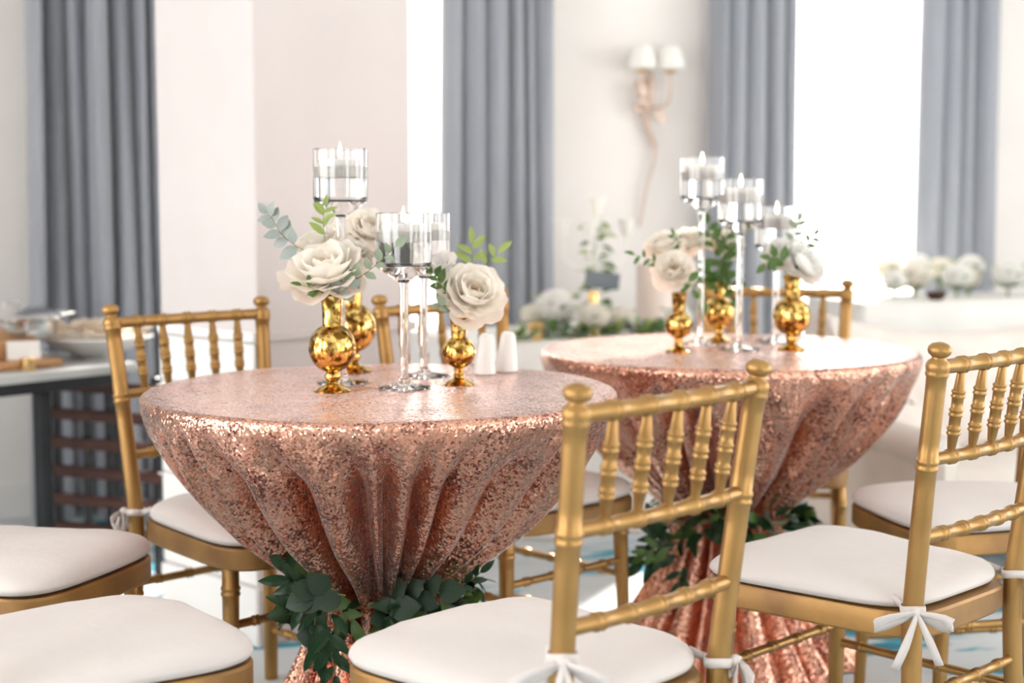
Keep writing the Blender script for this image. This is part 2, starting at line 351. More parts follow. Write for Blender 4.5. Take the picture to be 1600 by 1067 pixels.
# ------------------------------------------------------------------ curtains
def curtain(px0, px1, label, folds, seed, off=.10, flare=.03, amp=.062):
    u0, u1 = wall_u(px0, off), wall_u(px1, off); rnd = random.Random(seed)
    knots = [0]; 
    for i in range(folds): knots.append(knots[-1]+.6+rnd.random()*.9)
    knots = [k/knots[-1] for k in knots]; amps = [amp*(.6+.7*rnd.random()) for _ in knots]; ph = [rnd.uniform(-.12,.12) for _ in knots]
    nu, nz = folds*14, 26; vs = []; fs = []
    for side in (0, 1):
        for j in range(nz+1):
            z = .03+2.85*j/nz
            for i in range(nu+1):
                s = i/nu; k = max(q for q in range(folds) if knots[q] <= s+1e-9) if s < 1 else folds-1
                t = (s-knots[k])/(knots[k+1]-knots[k])
                ridge = math.sin(PI*t)**.55
                d = amps[k]*ridge*(1+.25*math.sin(z*1.3+k*2))+.008*math.sin(9*s+2.2*z)
                x = u0+(u1-u0)*s+(s-.5)*flare*(1.6-z)+ .012*math.sin(z*1.1+k)*math.sin(PI*t)
                vs.append((x, -off-d+side*.004, z))
    N = nu+1; O = N*(nz+1)
    for j in range(nz):
        for i in range(nu):
            a = j*N+i; fs.append((a, a+1, a+N+1, a+N)); fs.append((O+a, O+a+N, O+a+N+1, O+a+1))
    for j in range(nz):
        a = j*N; fs.append((a, a+N, O+a+N, O+a)); a = j*N+nu; fs.append((a, O+a, O+a+N, a+N))
    for i in range(nu):
        fs.append((i, O+i, O+i+1, i+1)); a = nz*N+i; fs.append((a, a+1, O+a+1, O+a))
    o = thing('curtain', WP, WA, label, 'curtain', 'grey curtains at the windows')
    MB().add(vs, fs).build('curtain_panel', M['curtain'], o, sharp=None)
    r = MB().tube([(u0-.12, -off-.01, 2.9), (u1+.12, -off-.01, 2.9)], .014, 12); rod = r.build('curtain_rod', M['black_metal'], o)
    for e in (u0-.12, u1+.12): MB().ball((e, -off-.01, 2.9), .024).build('finial', M['black_metal'], rod)
    for e in (u0-.05, u1+.05): MB().tube([(e, -off-.01, 2.9), (e, 0, 2.9)], .008, 8).build('bracket', M['black_metal'], rod)
    return o
curtain(52, 256, 'grey blue curtain at the far left behind the marble topped table', 7, 3, off=.18, amp=.10)
curtain(690, 862, 'grey curtain just right of the pillar, behind the near table', 6, 12)
curtain(1102, 1238, 'grey curtain left of the wide bright window, behind the tall candles', 5, 21)
curtain(1426, 1545, 'pale blue grey curtain right of the wide bright window', 4, 30)

# ------------------------------------------------------------------ chairs
ZM, ZL, ZT = .712, .580, .866
def ringed(L, base, rings, w=.0085, h=.0032, ends=None):
    """positions along a turned bar and radii, with a double ring at each of the given places"""
    st = [(0, base(0)), (L, base(L))]
    for c in rings:
        for d, k in ((-w*1.25, 0), (-w, .75), (-w*.6, 1), (-w*.18, .25), (w*.18, .25), (w*.6, 1), (w, .75), (w*1.25, 0)):
            s = min(max(c+d, 0), L); st.append((s, base(s)+h*k))
    n = max(2, int(L/.04))
    for i in range(1, n):
        s = L*i/n
        if all(abs(s-c) > w*1.6 for c in rings): st.append((s, base(s)))
    return sorted(st)
def bar(p0, p1, base, rings, n=14, bow=Vector((0,0,0)), **kw):
    p0, p1 = Vector(p0), Vector(p1); L = (p1-p0).length
    b = base if callable(base) else (lambda s: base)
    st = ringed(L, b, [r*L for r in rings], **kw)
    return MB().tube([p0.lerp(p1, s/L)+bow*(1-(2*s/L-1)**2) for s, r in st], [r for s, r in st], n)
def post_xy(z):
    if z >= .45: t = (z-.45)/.45; return .173+.0225*t, -.182-.045*t-.006*t*t
    t = (.45-z)/.45; return .173+.020*t*t, -.182-.030*t*t
def seat_outline(a, b, n, taper, seg, y0=.012):
    out = []
    for k in range(seg):
        t = 2*PI*k/seg; c, s = math.cos(t), math.sin(t)
        x = a*math.copysign(abs(c)**(2/n), c); y = b*math.copysign(abs(s)**(2/n), s)
        out.append((x*(1+taper*y/b), y+y0+.012*(1-(x/a)**2)*(y > 0)))
    return out
def rows_mesh(outline, rows, c=(0, .012), warp=None):
    seg = len(outline); vs = []; fs = []; idx = []
    for s, z in rows:
        if s == 0: idx.append([len(vs)]); vs.append((c[0], c[1], z))
        else:
            idx.append(list(range(len(vs), len(vs)+seg)))
            vs += [(c[0]+(x-c[0])*s, c[1]+(y-c[1])*s, z) for x, y in outline]
    for a, b in zip(idx, idx[1:]):
        for k in range(seg):
            k2 = (k+1) % seg
            if len(a) == 1: fs.append((a[0], b[k], b[k2]))
            elif len(b) == 1: fs.append((a[k2], a[k], b[0]))
            else: fs.append((a[k2], a[k], b[k], b[k2]))
    if warp: vs = [warp(*v) for v in vs]
    return MB().add(vs, fs)
def make_chair():
    t = thing('ballroom_chair')
    # seat frame
    o = seat_outline(.194, .222, 5.5, .10, 72, y0=.029)
    rows_mesh(o, [(0,.445),(.90,.445),(.985,.4445),(1,.440),(1,.404),(.985,.400),(.88,.400),(.86,.43),(0,.43)], c=(0,.029)).build('seat_frame', M['gold_dark'], t, sharp=35)
    # rear posts that run down as the rear legs
    for sx in (-1, 1):
        zs = []
        for z, r in ringed(.868, lambda z: .0158+.0012*math.sin(PI*min(1, z/.9)), [.705], h=.0026): zs.append((z, r))
        zs = [q for q in zs if q[0] < .85]
        zs += [(.850,.0165),(.852,.0185),(.856,.0192),(.859,.0182),(.862,.0188),(.867,.0196),(.872,.0188),(.876,.0165),(.880,.0115),(.883,.0112),(.885,.014),(.888,.0175),(.893,.0192),(.899,.0185),(.904,.0135),(.9065,.006),(.907,.0008)]
        pts = []
        for z, r in zs:
            x, y = post_xy(z); pts.append((sx*x, y, z))
        MB().tube(pts, [r for z, r in zs], 18).build('rear_post', M['gold'], t, sharp=50)
        # front legs
        st = ringed(.402, lambda z: .0125+.005*min(1, z/.35), [.355], h=.0026)
        MB().tube([(sx*(.182+.012*(1-z/.402)), .192+.012*(1-z/.402), z) for z, r in st], [r for z, r in st], 16).build('front_leg', M['gold'], t, sharp=50)
    # back rails, bowed a little to the rear
    bow = Vector((0, -.012, 0)); fr = [i/6 for i in range(1, 6)]
    def rail(name, z, r, rg):
        x, y = post_xy(z); bar((-x, y, z), (x, y, z), r, rg, bow=bow, h=.0028, w=.0075).build(name, M['gold'], t, sharp=50)
    rail('top_rail', ZT, .0122, fr); rail('middle_rail', ZM, .0108, fr); rail('lower_rail', ZL, .0112, fr)
    for f in fr:
        x1, y1 = post_xy(ZT); x0, y0 = post_xy(ZM); k = (1-(2*f-1)**2)
        a = Vector((x0*(2*f-1), y0-.012*k, ZM+.006)); b = Vector((x1*(2*f-1), y1-.012*k, ZT-.006)); L = (b-a).length
        def base(s, L=L):
            q = s/L
            return .0058+.0042*min(1, q/.26) if q < .26 else (.0058+.0042*min(1, (1-q)/.30) if q > .70 else .0096)
        bar(a, b, base, (.26, .48, .70), n=12, w=.006, h=.0024).build('spindle', M['gold'], t, sharp=50)
    # stretchers
    def leg_at(front, sx, z):
        if front: return Vector((sx*(.182+.012*(1-z/.402)), .192+.012*(1-z/.402), z))
        x, y = post_xy(z); return Vector((sx*x, y, z))
    for name, p, q in (('front_stretcher', leg_at(1,-1,.285), leg_at(1,1,.285)), ('rear_stretcher', leg_at(0,-1,.30), leg_at(0,1,.30)),
                       ('side_stretcher', leg_at(0,-1,.25), leg_at(1,-1,.25)), ('side_stretcher', leg_at(0,1,.25), leg_at(1,1,.25)),
                       ('side_stretcher', leg_at(0,-1,.125), leg_at(1,-1,.125)), ('side_stretcher', leg_at(0,1,.125), leg_at(1,1,.125))):
        bar(p, q, .0088, (.18,.40,.62,.84), h=.0026, w=.007, n=12).build(name, M['gold'], t, sharp=50)
    return t
def make_cushion(seed, lift=0):
    """ivory pad with a tie at each rear corner; origin on the floor under the chair like the chair's own"""
    rnd = random.Random(seed); t = thing('chair_cushion')
    o = seat_outline(.200, .216, 4.8, .11, 96, y0=.036)
    ph = [rnd.uniform(0, 6.28) for _ in range(6)]
    def warp(x, y, z):
        if z > .455:
            e = max(abs(x)/.21, abs(y-.036)/.22)
            w = .0030*math.sin(9*x+ph[0]+5*y)+.0022*math.sin(17*y-7*x+ph[1])+.0016*math.sin(31*x+13*y+ph[2])
            w += .0035*e**6*math.sin(40*math.atan2(y, x)*.35+ph[3])
            # rear corners are pulled towards the ties
            z += w*(z-.455)/.04
        return x, y, z
    rows = [(0,.492),(.12,.4925),(.25,.4925),(.4,.492),(.55,.491),(.68,.4895),(.79,.487),(.87,.4835),(.93,.479),(.97,.473),(.993,.4665),(1.0,.461),(1.001,.4590),(.999,.4575),(.985,.452),(.95,.448),(.85,.447),(.5,.447),(0,.447)]
    rows_mesh(o, rows, c=(0,.036), warp=warp).build('pad', M['cushion'], t, sharp=None)
    for sx in (-1, 1):
        ZTie = .458+(lift if sx < 0 else 0)
        x, y = post_xy(ZTie); x *= sx; mb = MB()
        r = .0195
        # band round the post, from the cushion corner
        ring = [(x+r*math.cos(a), y+r*math.sin(a), ZTie+.002*math.sin(2*a)) for a in [PI/2+2*PI*i/16 for i in range(17)]]
        mb.ribbon(ring, .014, (0,0,1))
        mb.ribbon([(x-sx*.012, y+.045, .468), (x-sx*.006, y+.03, ZTie+.004), (x, y+r, ZTie)], .012, (0,0,1))
        # knot on the outer rear of the post
        ka = PI+.75 if sx < 0 else -.75
        kd = Vector((math.cos(ka), math.sin(ka), 0)); k = Vector((x, y, ZTie))+kd*(r+.006); sd = Vector((-kd.y, kd.x, 0))
        mb.ball(k, (.010, .010, .009), 10, 8)
        # loops and tails
        for q in (-1, 1):
            ln = .055+.02*rnd.random(); dr = rnd.uniform(.2, .6)
            pts = []; ws = []
            for i in range(9):
                a = i/8; lift = math.sin(PI*a)
                d = sd*q*ln*math.sin(PI*a)*(1 if i else 0)+kd*(.004+.012*math.sin(2*PI*a)) + Vector((0,0,-ln*dr*math.sin(PI*a)+.010*math.sin(2*PI*a)))
                pts.append(k+d); ws.append(.008+.010*lift)
            mb.ribbon(pts, ws, kd*.4+Vector((0,0,1)))
            tl = .07+.035*rnd.random()+.35*(ZTie-.458); sp = rnd.uniform(.15, .55)
            pts = [k+sd*q*sp*tl*a+kd*(.006+.012*math.sin(PI*a*.8))+Vector((0,0,-tl*a)) for a in [i/7 for i in range(8)]]
            mb.ribbon(pts, [.007+.007*min(1, i/4) for i in range(8)], sd+kd*rnd.uniform(-.6,.6))
        mb.build('tie', M['cushion'], t, sharp=None)
    return t
proto_chair = make_chair(); proto_cush = [make_cushion(1, .085), make_cushion(2), make_cushion(3), make_cushion(4)]
used = set()
CH = [ # x, y, heading, chair label, cushion label
 (.051, 2.222, 2.373, 'gold ballroom chair in the middle foreground, back towards us, nearest of all', 'ivory seat cushion of the gold chair in the middle foreground'),
 (.658, 2.758, 2.354, 'gold ballroom chair at the right edge, back towards us, beside the far table', 'ivory seat cushion of the right hand gold chair, tied with a bow to its post'),
 (-.563, 3.285, -.804, 'gold ballroom chair left of the near table, facing us, in front of the pillar', 'ivory seat cushion half hidden behind the left side of the near sequin table'),
 (-.011, 3.595, -.815, 'gold ballroom chair between the two tables, behind the near one', 'ivory seat cushion of the chair standing between the two sequin tables'),
 (-.685, 2.255, .67, 'gold chair at the bottom left corner with only its seat in view', 'large ivory seat cushion at the bottom left corner'),
 (-.985, 2.865, -.33, 'gold chair at the left edge with only its seat in view, below the marble table', 'ivory seat cushion at the left edge, behind the bottom left one'),
 (1.045, 3.35, -2.94, 'gold chair at the right edge behind the nearer chair, only its seat in view', 'ivory seat cushion seen through the back of the right hand chair'),
 (.70, 4.13, -1.78, 'gold ballroom chair behind the far table, its top rail showing past the vases', 'ivory seat cushion hidden behind the far sequin table'),
]
for i, (x, y, h, lab, clab) in enumerate(CH):
    c = proto_chair if i == 0 else copy_tree(proto_chair)
    c.location = (x, y, 0); c.rotation_euler.z = h-PI/2; tag(c, lab, 'chair', 'gold ballroom chairs')
    if i == 7: continue
    j = 0 if i == 0 else 1+(i-1) % 3; q = proto_cush[j] if j not in used else copy_tree(proto_cush[j]); used.add(j)
    q.location = (x, y, .0005); q.rotation_euler.z = h-PI/2; tag(q, clab, 'cushion', 'ivory chair cushions')

# ------------------------------------------------------------------ tables with sequin cloths
T1 = Vector((-.254, 2.981, 0)); T2 = Vector((.529, 3.754, 0)); TOP = .765; TR = .457
def make_table():
    t = thing('cocktail_table')
    MB().lathe([(0,TOP-.024),(TR-.014,TOP-.024),(TR-.007,TOP-.021),(TR-.007,TOP-.008),(TR-.012,TOP-.004),(0,TOP-.004)], 72).build('tabletop', M['brown_wood'], t)
    MB().lathe([(0,.02),(.04,.02),(.04,.70),(.10,TOP-.025),(0,TOP-.025)], 24).build('pole', M['black_metal'], t)
    MB().lathe([(0,0),(.25,0),(.25,.012),(.06,.03),(0,.03)], 40).build('base', M['black_metal'], t)
    return t
def cloth_mesh(seed):
    rnd = random.Random(seed); nf = 25
    kn = [0]
    for i in range(nf): kn.append(kn[-1]+.45+rnd.random()*1.2)
    kn = [k/kn[-1] for k in kn]; am = [.68+.32*rnd.random() for _ in range(nf)]; sk = [rnd.uniform(-.3,.3) for _ in range(nf)]; st = [rnd.uniform(0,.35) for _ in range(nf)]
    NT = 760
    def fold(s, q):
        s %= 1.0
        k = 0
        while kn[k+1] <= s: k += 1
        t = (s-kn[k])/(kn[k+1]-kn[k])
        t = min(max(t+sk[k]*t*(1-t), 0), 1)
        g = max(0, (q-st[k]*.5)/(1-st[k]*.5))
        r = math.sin(PI*t)
        return (am[k]*(r**.85)-.92)*g, am[k], k, t
    prof = []  # (r, z, fold amplitude, q)
    for i in range(12): prof.append((TR*(i/12)*.985+.001, TOP+.0005, 0, 0))
    for i in range(7):
        a = PI/2*i/6; prof.append((TR-.010+.012*math.sin(a), TOP-.0115+.012*math.cos(a), 0, 0))
    pts = [(.765,.4590),(.742,.4585),(.70,.4460),(.66,.4270),(.62,.4030),(.58,.374),(.54,.340),(.50,.302),(.46,.252),(.43,.212),(.40,.178),(.375,.156),(.355,.146),(.34,.144),(.32,.140),(.29,.150),(.25,.168),(.20,.192),(.15,.222),(.10,.256),(.05,.294),(.006,.330)]
    n = 84
    z0, z1 = TOP-.012, .006
    for i in range(1, n+1):
        z = z0+(z1-z0)*i/n
        for (za, ra), (zb, rb) in zip(pts, pts[1:]):
            if zb <= z <= za: r = ra+(rb-ra)*(za-z)/(za-zb); break
        if z > .355:
            q = max(0, .738-z)/(.738-.355); am_ = (.108*min(1, q*3.0)**.85*(1-.50*q**3))
        else:
            q = 1; d = (.355-z)/.35; am_ = .045+.03*d
        prof.append((r, z, am_, min(1, .40+q*2.6)))
    vs = [(0, 0, TOP+.0005)]; fs = []
    for r, z, a_, q in prof:
        for k in range(NT):
            s = k/NT; th = 2*PI*s; rr = r
            if a_:
                f, m_, kk, t = fold(s+.010*math.sin(q*2+7*s*PI), q)
                rr = r+a_*f*(1.05 if z > .355 else 1.0)
                rr += .004*q*math.sin(38*th+6*q)*(1-q)
            vs.append((rr*math.cos(th), rr*math.sin(th), z+(.0012*math.sin(th*7)*math.sin(r*30) if z > TOP else 0)))
    for k in range(NT): fs.append((0, 1+k, 1+(k+1) % NT))
    for j in range(len(prof)-1):
        for k in range(NT): a = 1+j*NT+k; b = 1+j*NT+(k+1) % NT; fs.append((a, a+NT, b+NT, b))
    return MB().add(vs, fs).mesh('tablecloth', M['sequin'])
tab = make_table(); tab.location = T1; tag(tab, 'round cocktail table under the near rose gold cloth', 'table', 'round cocktail tables')
tab2 = copy_tree(tab); tab2.location = T2; tag(tab2, 'round cocktail table under the far rose gold cloth', 'table', 'round cocktail tables')
cm = cloth_mesh(5)
c1 = tag(obj('tablecloth', cm), 'rose gold sequin cloth gathered round the near table, left of centre', 'tablecloth', 'sequin tablecloths'); c1.location = T1; c1.rotation_euler.z = .35
c2 = tag(obj('tablecloth', cm), 'rose gold sequin cloth gathered round the far table, right of centre', 'tablecloth', 'sequin tablecloths'); c2.location = T2; c2.rotation_euler.z = 2.4

# ------------------------------------------------------------------ leaves and flowers
def leaf_mesh(name, mat, width, tip=1.0, fold=.18, curl=.18, nl=8, base=.06):
    """leaf of length 1 along +X, upper face +Z"""
    vs = []; fs = []
    for i in range(nl+1):
        s = i/nl; w = width*.5*(math.sin(PI*s**(.85*tip))**.85 if 0 < s < 1 else 0)
        w = max(w, .012 if s < 1 else .001); z = curl*(math.sin(PI*s*.9)*.5-.35*s*s)
        for u in (-1, -.5, 0, .5, 1): vs.append((s, u*w, z+fold*abs(u)*w))
    for i in range(nl):
        for k in range(4): a = i*5+k; fs.append((a, a+5, a+6, a+1))
    return MB().add(vs, fs).mesh(name, mat)
L = {'lance': leaf_mesh('leaf', M['leaf_dark'], .36, curl=.25), 'lance_mid': leaf_mesh('leaf', M['leaf_mid'], .40, curl=.2),
     'round': leaf_mesh('leaf', M['leaf_round'], .78, fold=.1, curl=.12), 'euc': leaf_mesh('leaf', M['euc'], .62, fold=.12, curl=.15),
     'euc_green': leaf_mesh('leaf', M['euc_green'], .60, fold=.12, curl=.15), 'light': leaf_mesh('leaf', M['leaf_light'], .38, fold=.3, curl=.15),
     'mid_wide': leaf_mesh('leaf', M['leaf_mid'], .55, fold=.25, curl=.2), 'big_green': leaf_mesh('leaf', M['leaf_mid'], .72, fold=.12, curl=.1)}
def place_leaf(kind, parent, p, d, up, size):
    """p, d, up in the parent's frame"""
    o = obj('leaf', L[kind], parent); d = Vector(d).normalized(); up = Vector(up); up = up-d*up.dot(d)
    if up.length < 1e-4: up = Vector((0, -1, .2)); up = up-d*up.dot(d)
    up.normalize(); y = up.cross(d)
    m = Matrix((d, y, up)).transposed().to_4x4(); m.translation = Vector(p)
    o.matrix_local = m @ Matrix.Scale(size, 4); return o
def smooth_path(pts, n=6):
    pts = [Vector(p) for p in pts]; P = [2*pts[0]-pts[1]]+pts+[2*pts[-1]-pts[-2]]; out = []
    for i in range(1, len(P)-2):
        for k in range(n):
            t = k/n; a, b, c, d = P[i-1:i+3]
            out.append(.5*((2*b)+(c-a)*t+(2*a-5*b+4*c-d)*t*t+(3*b-a-3*c+d)*t**3))
    return out+[pts[-1]]
def sprig(label, world_pts, leaves, kind, size, rnd, stem='stem', r=.0011, name='eucalyptus_sprig', start=.25, group=None, cat='greenery'):
    """stem through world points; leaves in loose pairs along it"""
    o = Vector(world_pts[0]); t = thing(name, o, 0, label, cat, group)
    path = smooth_path([Vector(p)-o for p in world_pts]); m = len(path)
    MB().tube(path, [r*(1.2-.7*i/(m-1)) for i in range(m)], 7).build('stem', M[stem], t)
    for k in range(leaves):
        f = start+(1-start)*k/max(1, leaves-1); i = min(m-2, int(f*(m-1))); p = path[i]; d = (path[i+1]-path[i]).normalized()
        if k == leaves-1: dd = d; p = path[-1]
        else:
            side = Vector((d.z, 0, -d.x)); side = side.normalized() if side.length > .1 else Vector((1,0,0))
            dd = d*rnd.uniform(.25,.8)+side*(1 if k % 2 else -1)*rnd.uniform(.7,1)+Vector((0, rnd.uniform(-.5,.5), rnd.uniform(-.1,.3)))
        place_leaf(kind, t, p, dd, Vector((rnd.uniform(-.4,.4), -1, rnd.uniform(.2,.9))), size*rnd.uniform(.8,1.15)*(1-.3*f))
    return t
def petal_mesh(mat, seed, W=1.0, B=.20, curl=.16, wrap=.42):
    rnd = random.Random(seed); nu, nv = 8, 8; vs = []; fs = []; p1, p2 = rnd.uniform(0,6), rnd.uniform(0,6)
    for j in range(nv+1):
        v = j/nv; w = .5*W*(.24+.76*math.sin(min(1, v*1.15)*PI/2)**.9)*(1-.42*max(0, v-.72)/.28*((v-.72)/.28))
        for i in range(nu+1):
            u = 2*i/nu-1; x = u*w
            top = v-.10*abs(u)**2.4*v*v+.022*math.sin(5*u+p1)*v**3
            out = B*math.sin(PI*v*.78)-wrap*(u*u)*w*(.55+.45*(1-v))+curl*max(0, v-.70)**1.4*3.2*(.7+.5*math.sin(3*u+p2))
            vs.append((x, out, top))
    N = nu+1
    for j in range(nv):
        for i in range(nu): a = j*N+i; fs.append((a, a+1, a+N+1, a+N))
    return MB().add(vs, fs).mesh('petal', mat)
PET = {m: [petal_mesh(M[m], 10*k+1, W=w, B=b, curl=c) for k, (w, b, c) in enumerate(((.95,.24,-.03),(1.05,.22,.10),(1.15,.20,.22)))] for m in ('petal', 'petal_warm', 'petal_white')}
def rose(label, head, axis, R, vase_mouth, seed, mat='petal', group=None, layers=None, leaves=3):
    """garden rose: head centre in world space, axis it opens along, overall radius, stem down into a vase mouth"""
    rnd = random.Random(seed); t = thing('rose', head, 0, label, 'rose', group); ax = Vector(axis).normalized()
    q = Vector((0,0,1)).rotation_difference(ax).to_matrix().to_4x4()
    base = -ax*R*.55
    LAY = layers or [(3,.42,-6,0),(4,.55,2,0),(5,.70,10,0),(6,.82,20,1),(7,.92,32,1),(7,1.0,46,2),(6,1.04,62,2),(5,1.04,80,2)]
    for n, s, tilt, var in LAY:
        a0 = rnd.uniform(0, 6.28)
        for k in range(n):
            az = a0+2*PI*k/n+rnd.uniform(-.12,.12); sz = R*s*rnd.uniform(.93,1.06)*1.02
            mm = mat if s > .6 or mat == 'petal_white' else 'petal_warm'
            o = obj('petal', PET[mm][var], t)
            loc = Matrix.Translation(base) @ q @ Matrix.Rotation(az, 4, 'Z') @ Matrix.Translation((0, R*.05*s+R*.02, 0)) @ Matrix.Rotation(-math.radians(tilt+rnd.uniform(-5,5)), 4, 'X') @ Matrix.Diagonal((sz*.92, sz, sz*1.05, 1))
            o.matrix_local = loc
    mouth = Vector(vase_mouth)-Vector(head)
    b = base-ax*R*.02
    MB().tube(smooth_path([mouth+Vector((0,0,-.03)), mouth, (mouth+b)*.5+Vector((0,0,-.1*R)), b]), .0022, 8).build('stem', M['stem_green'], t)
    MB().ball(b+ax*R*.05, (R*.13, R*.13, R*.13), 10, 8).build('calyx', M['leaf_mid'], t)
    for k in range(leaves):
        a = 2*PI*k/max(1, leaves)+rnd.uniform(-.5,.5)
        d = q @ Vector((math.cos(a), math.sin(a), -.1)); place_leaf('mid_wide', t, b, d, ax, R*.75)
    return t

# ------------------------------------------------------------------ vases
VB = [('foot', [(0,0),(.036,0),(.0365,.002),(.030,.0065),(.016,.012),(.0115,.016),(.0105,.020),(0,.020)]),
      ('stem', [(0,.019),(.0105,.019),(.0125,.022),(.0155,.027),(.0150,.032),(.0118,.036),(.013,.039),(0,.039)]),
      ('bulb', [(0,.036),(.013,.037)]+[(.0455*math.sin(a), .0835-.0475*math.cos(a)) for a in [.30+2.40*i/20 for i in range(21)]]+[(0,.1268)]),
      ('neck', [(.0175,.124),(.0185,.130),(.0185,.150),(.0197,.168),(.0222,.183),(.0210,.1835),(.0186,.169),(.0172,.150),(.0170,.127)])]
VS = [('foot', [(0,0),(.0315,0),(.032,.002),(.026,.006),(.014,.011),(.0105,.015),(0,.015)]),
      ('stem', [(0,.014),(.0102,.014),(.0098,.020),(.0098,.032),(.0112,.037),(0,.037)]),
      ('bulb', [(0,.034),(.011,.035)]+[(.0335*math.sin(a), .0655-.0325*math.cos(a)) for a in [.33+2.36*i/20 for i in range(21)]]+[(0,.0945)]),
      ('neck', [(.0138,.092),(.0146,.096),(.0150,.108),(.0165,.125),(.0195,.143),(.0183,.1435),(.0152,.125),(.0136,.108),(.0130,.094)])]
def make_vase(parts):
    t = thing('bud_vase')
    for name, pr in parts: MB().lathe(pr, 40).build(name, M['mercury'], t, sharp=50)
    return t
vb, vsm = make_vase(VB), make_vase(VS)
TZ = TOP+.0015
def on_table(px, py): p = atz(px, py, TZ); return p
VASES = {}
def vase(key, proto, p, label, s=1.0, rz=0):
    first = key in ('v1', 'v3'); o = proto if first else copy_tree(proto)
    o.location = p; o.scale = (s, s, s); o.rotation_euler.z = rz; tag(o, label, 'vase', 'gold mercury glass bud vases'); VASES[key] = Vector(p)+Vector((0,0,(.18 if proto is vb else .141)*s)); return o
vase('v1', vb, on_table(520, 611), 'large gold mercury glass vase with round bulb, front left on the near table')
vase('v3', vsm, on_table(717, 601), 'small gold mercury glass vase beside the white shakers on the near table')
vase('v2', vb, on_table(551, 580), 'gold mercury glass vase standing behind the large one on the near table', 1.13, 1.1)
vase('v4', vsm, on_table(1060, 550), 'small gold mercury glass vase at the left on the far table', 1.0, 2.0)
vase('v5', vb, on_table(1123, 533), 'gold mercury glass vase in the middle of the far table, behind the glass stems', .88, .5)
vase('v6', vb, on_table(1236, 547), 'large gold mercury glass vase at the right on the far table', 1.0, 2.6)

# ------------------------------------------------------------------ candle holders
def holder(px, py, height, label, clab, cup_r=.054, cup_h=.108):
    p = on_table(px, py); t = thing('candle_holder', p, 0, label, 'candle holder', 'stemmed glass candle holders')
    zb = height-cup_h
    MB().lathe([(0,0),(.050,0),(.0515,.0015),(.050,.003),(.030,.006),(.014,.011),(.0095,.020),(0,.020)], 48).build('base', M['glass'], t, sharp=22)
    MB().lathe([(0,.0195),(.0092,.0195),(.0078,.035),(.0075,height*.35),(.0080,zb-.045),(.0100,zb-.026),(0,zb-.026)], 28).build('stem', M['glass'], t, sharp=22)
    R, w = cup_r, .0026
    MB().lathe([(0,zb-.0265),(.010,zb-.0265),(.020,zb-.018),(R*.80,zb-.004),(R*.97,zb+.004),(R,zb+.012),(R,height-.001),(R-w*.5,height),(R-w,height-.001),(R-w,zb+.013),(R-w*2,zb+.008),(0,zb+.006)], 56).build('cup', M['glass'], t, sharp=22)
    wl = height-.036
    MB().lathe([(0,zb+.0065),(R-w*2.0,zb+.0085),(R-w*.9,zb+.0135),(R-w*.9,wl),(0,wl)], 56).build('water', M['water'], t, sharp=22)
    c = thing('floating_candle', p+Vector((0,0,wl)), 0, clab, 'candle', 'floating candles')
    cr = R*.80
    MB().lathe([(0,-.020),(cr*.86,-.020),(cr*.93,-.016),(cr,.010),(cr,.0135),(cr*.95,.016),(cr*.8,.0135),(0,.012)], 40).build('wax', M['wax'], c)
    wk = MB().tube([(0,0,.011),(0,0,.018),(.001,0,.023)], .0009, 6).build('wick', M['wick'], c)
    MB().lathe([(0,.018),(.0030,.021),(.0048,.0265),(.0042,.033),(.0022,.041),(.0008,.047),(0,.050)], 14).build('flame', M['flame'], c)
    return t
holder(535, 598, .465, 'tallest glass candle holder on the near table, behind the roses', 'lit floating candle in the tallest glass on the near table')
holder(632, 606, .340, 'glass candle holder in front on the near table, between the two rose vases', 'lit floating candle in the front glass of the near table')
holder(663, 588, .338, 'glass candle holder standing behind the front one on the near table', 'lit floating candle in the rear glass of the near table')
holder(1094, 537, .468, 'tallest glass candle holder on the far table', 'lit floating candle in the tallest glass on the far table')
holder(1154, 546, .412, 'middle height glass candle holder on the far table', 'lit floating candle in the middle height glass on the far table')
holder(1211, 534, .345, 'shortest glass candle holder on the far table', 'lit floating candle in the shortest glass on the far table')

# ------------------------------------------------------------------ shakers
def shaker(px, py, label, rz):
    p = on_table(px, py); t = thing('shaker', p, rz, label, 'shaker', 'white porcelain shakers')
    prof = [(0,0),(.0235,0),(.025,.002),(.0245,.006),(.021,.035),(.0178,.060),(.0168,.070),(.0158,.077),(.0125,.0825),(.007,.085),(0,.0855)]
    mb = MB().lathe(prof, 32); mb.v = [(x+ (.006*(z/.085)**2), y, z-(.12*x if z > .06 else 0)) for x, y, z in mb.v]
    b = mb.build('body', M['porcelain'], t)
    for k in range(3): MB().lathe([(0,0),(.0012,0),(.0012,.0008),(0,.0008)], 8, (.006+.004*math.cos(k*2.1), .004*math.sin(k*2.1), .0838)).build('pour_hole', M['wick'], b)
    return t
shaker(757, 584, 'white porcelain shaker next to the small gold vase', .3)
shaker(791, 580, 'white porcelain shaker, the right one of the pair', .5)

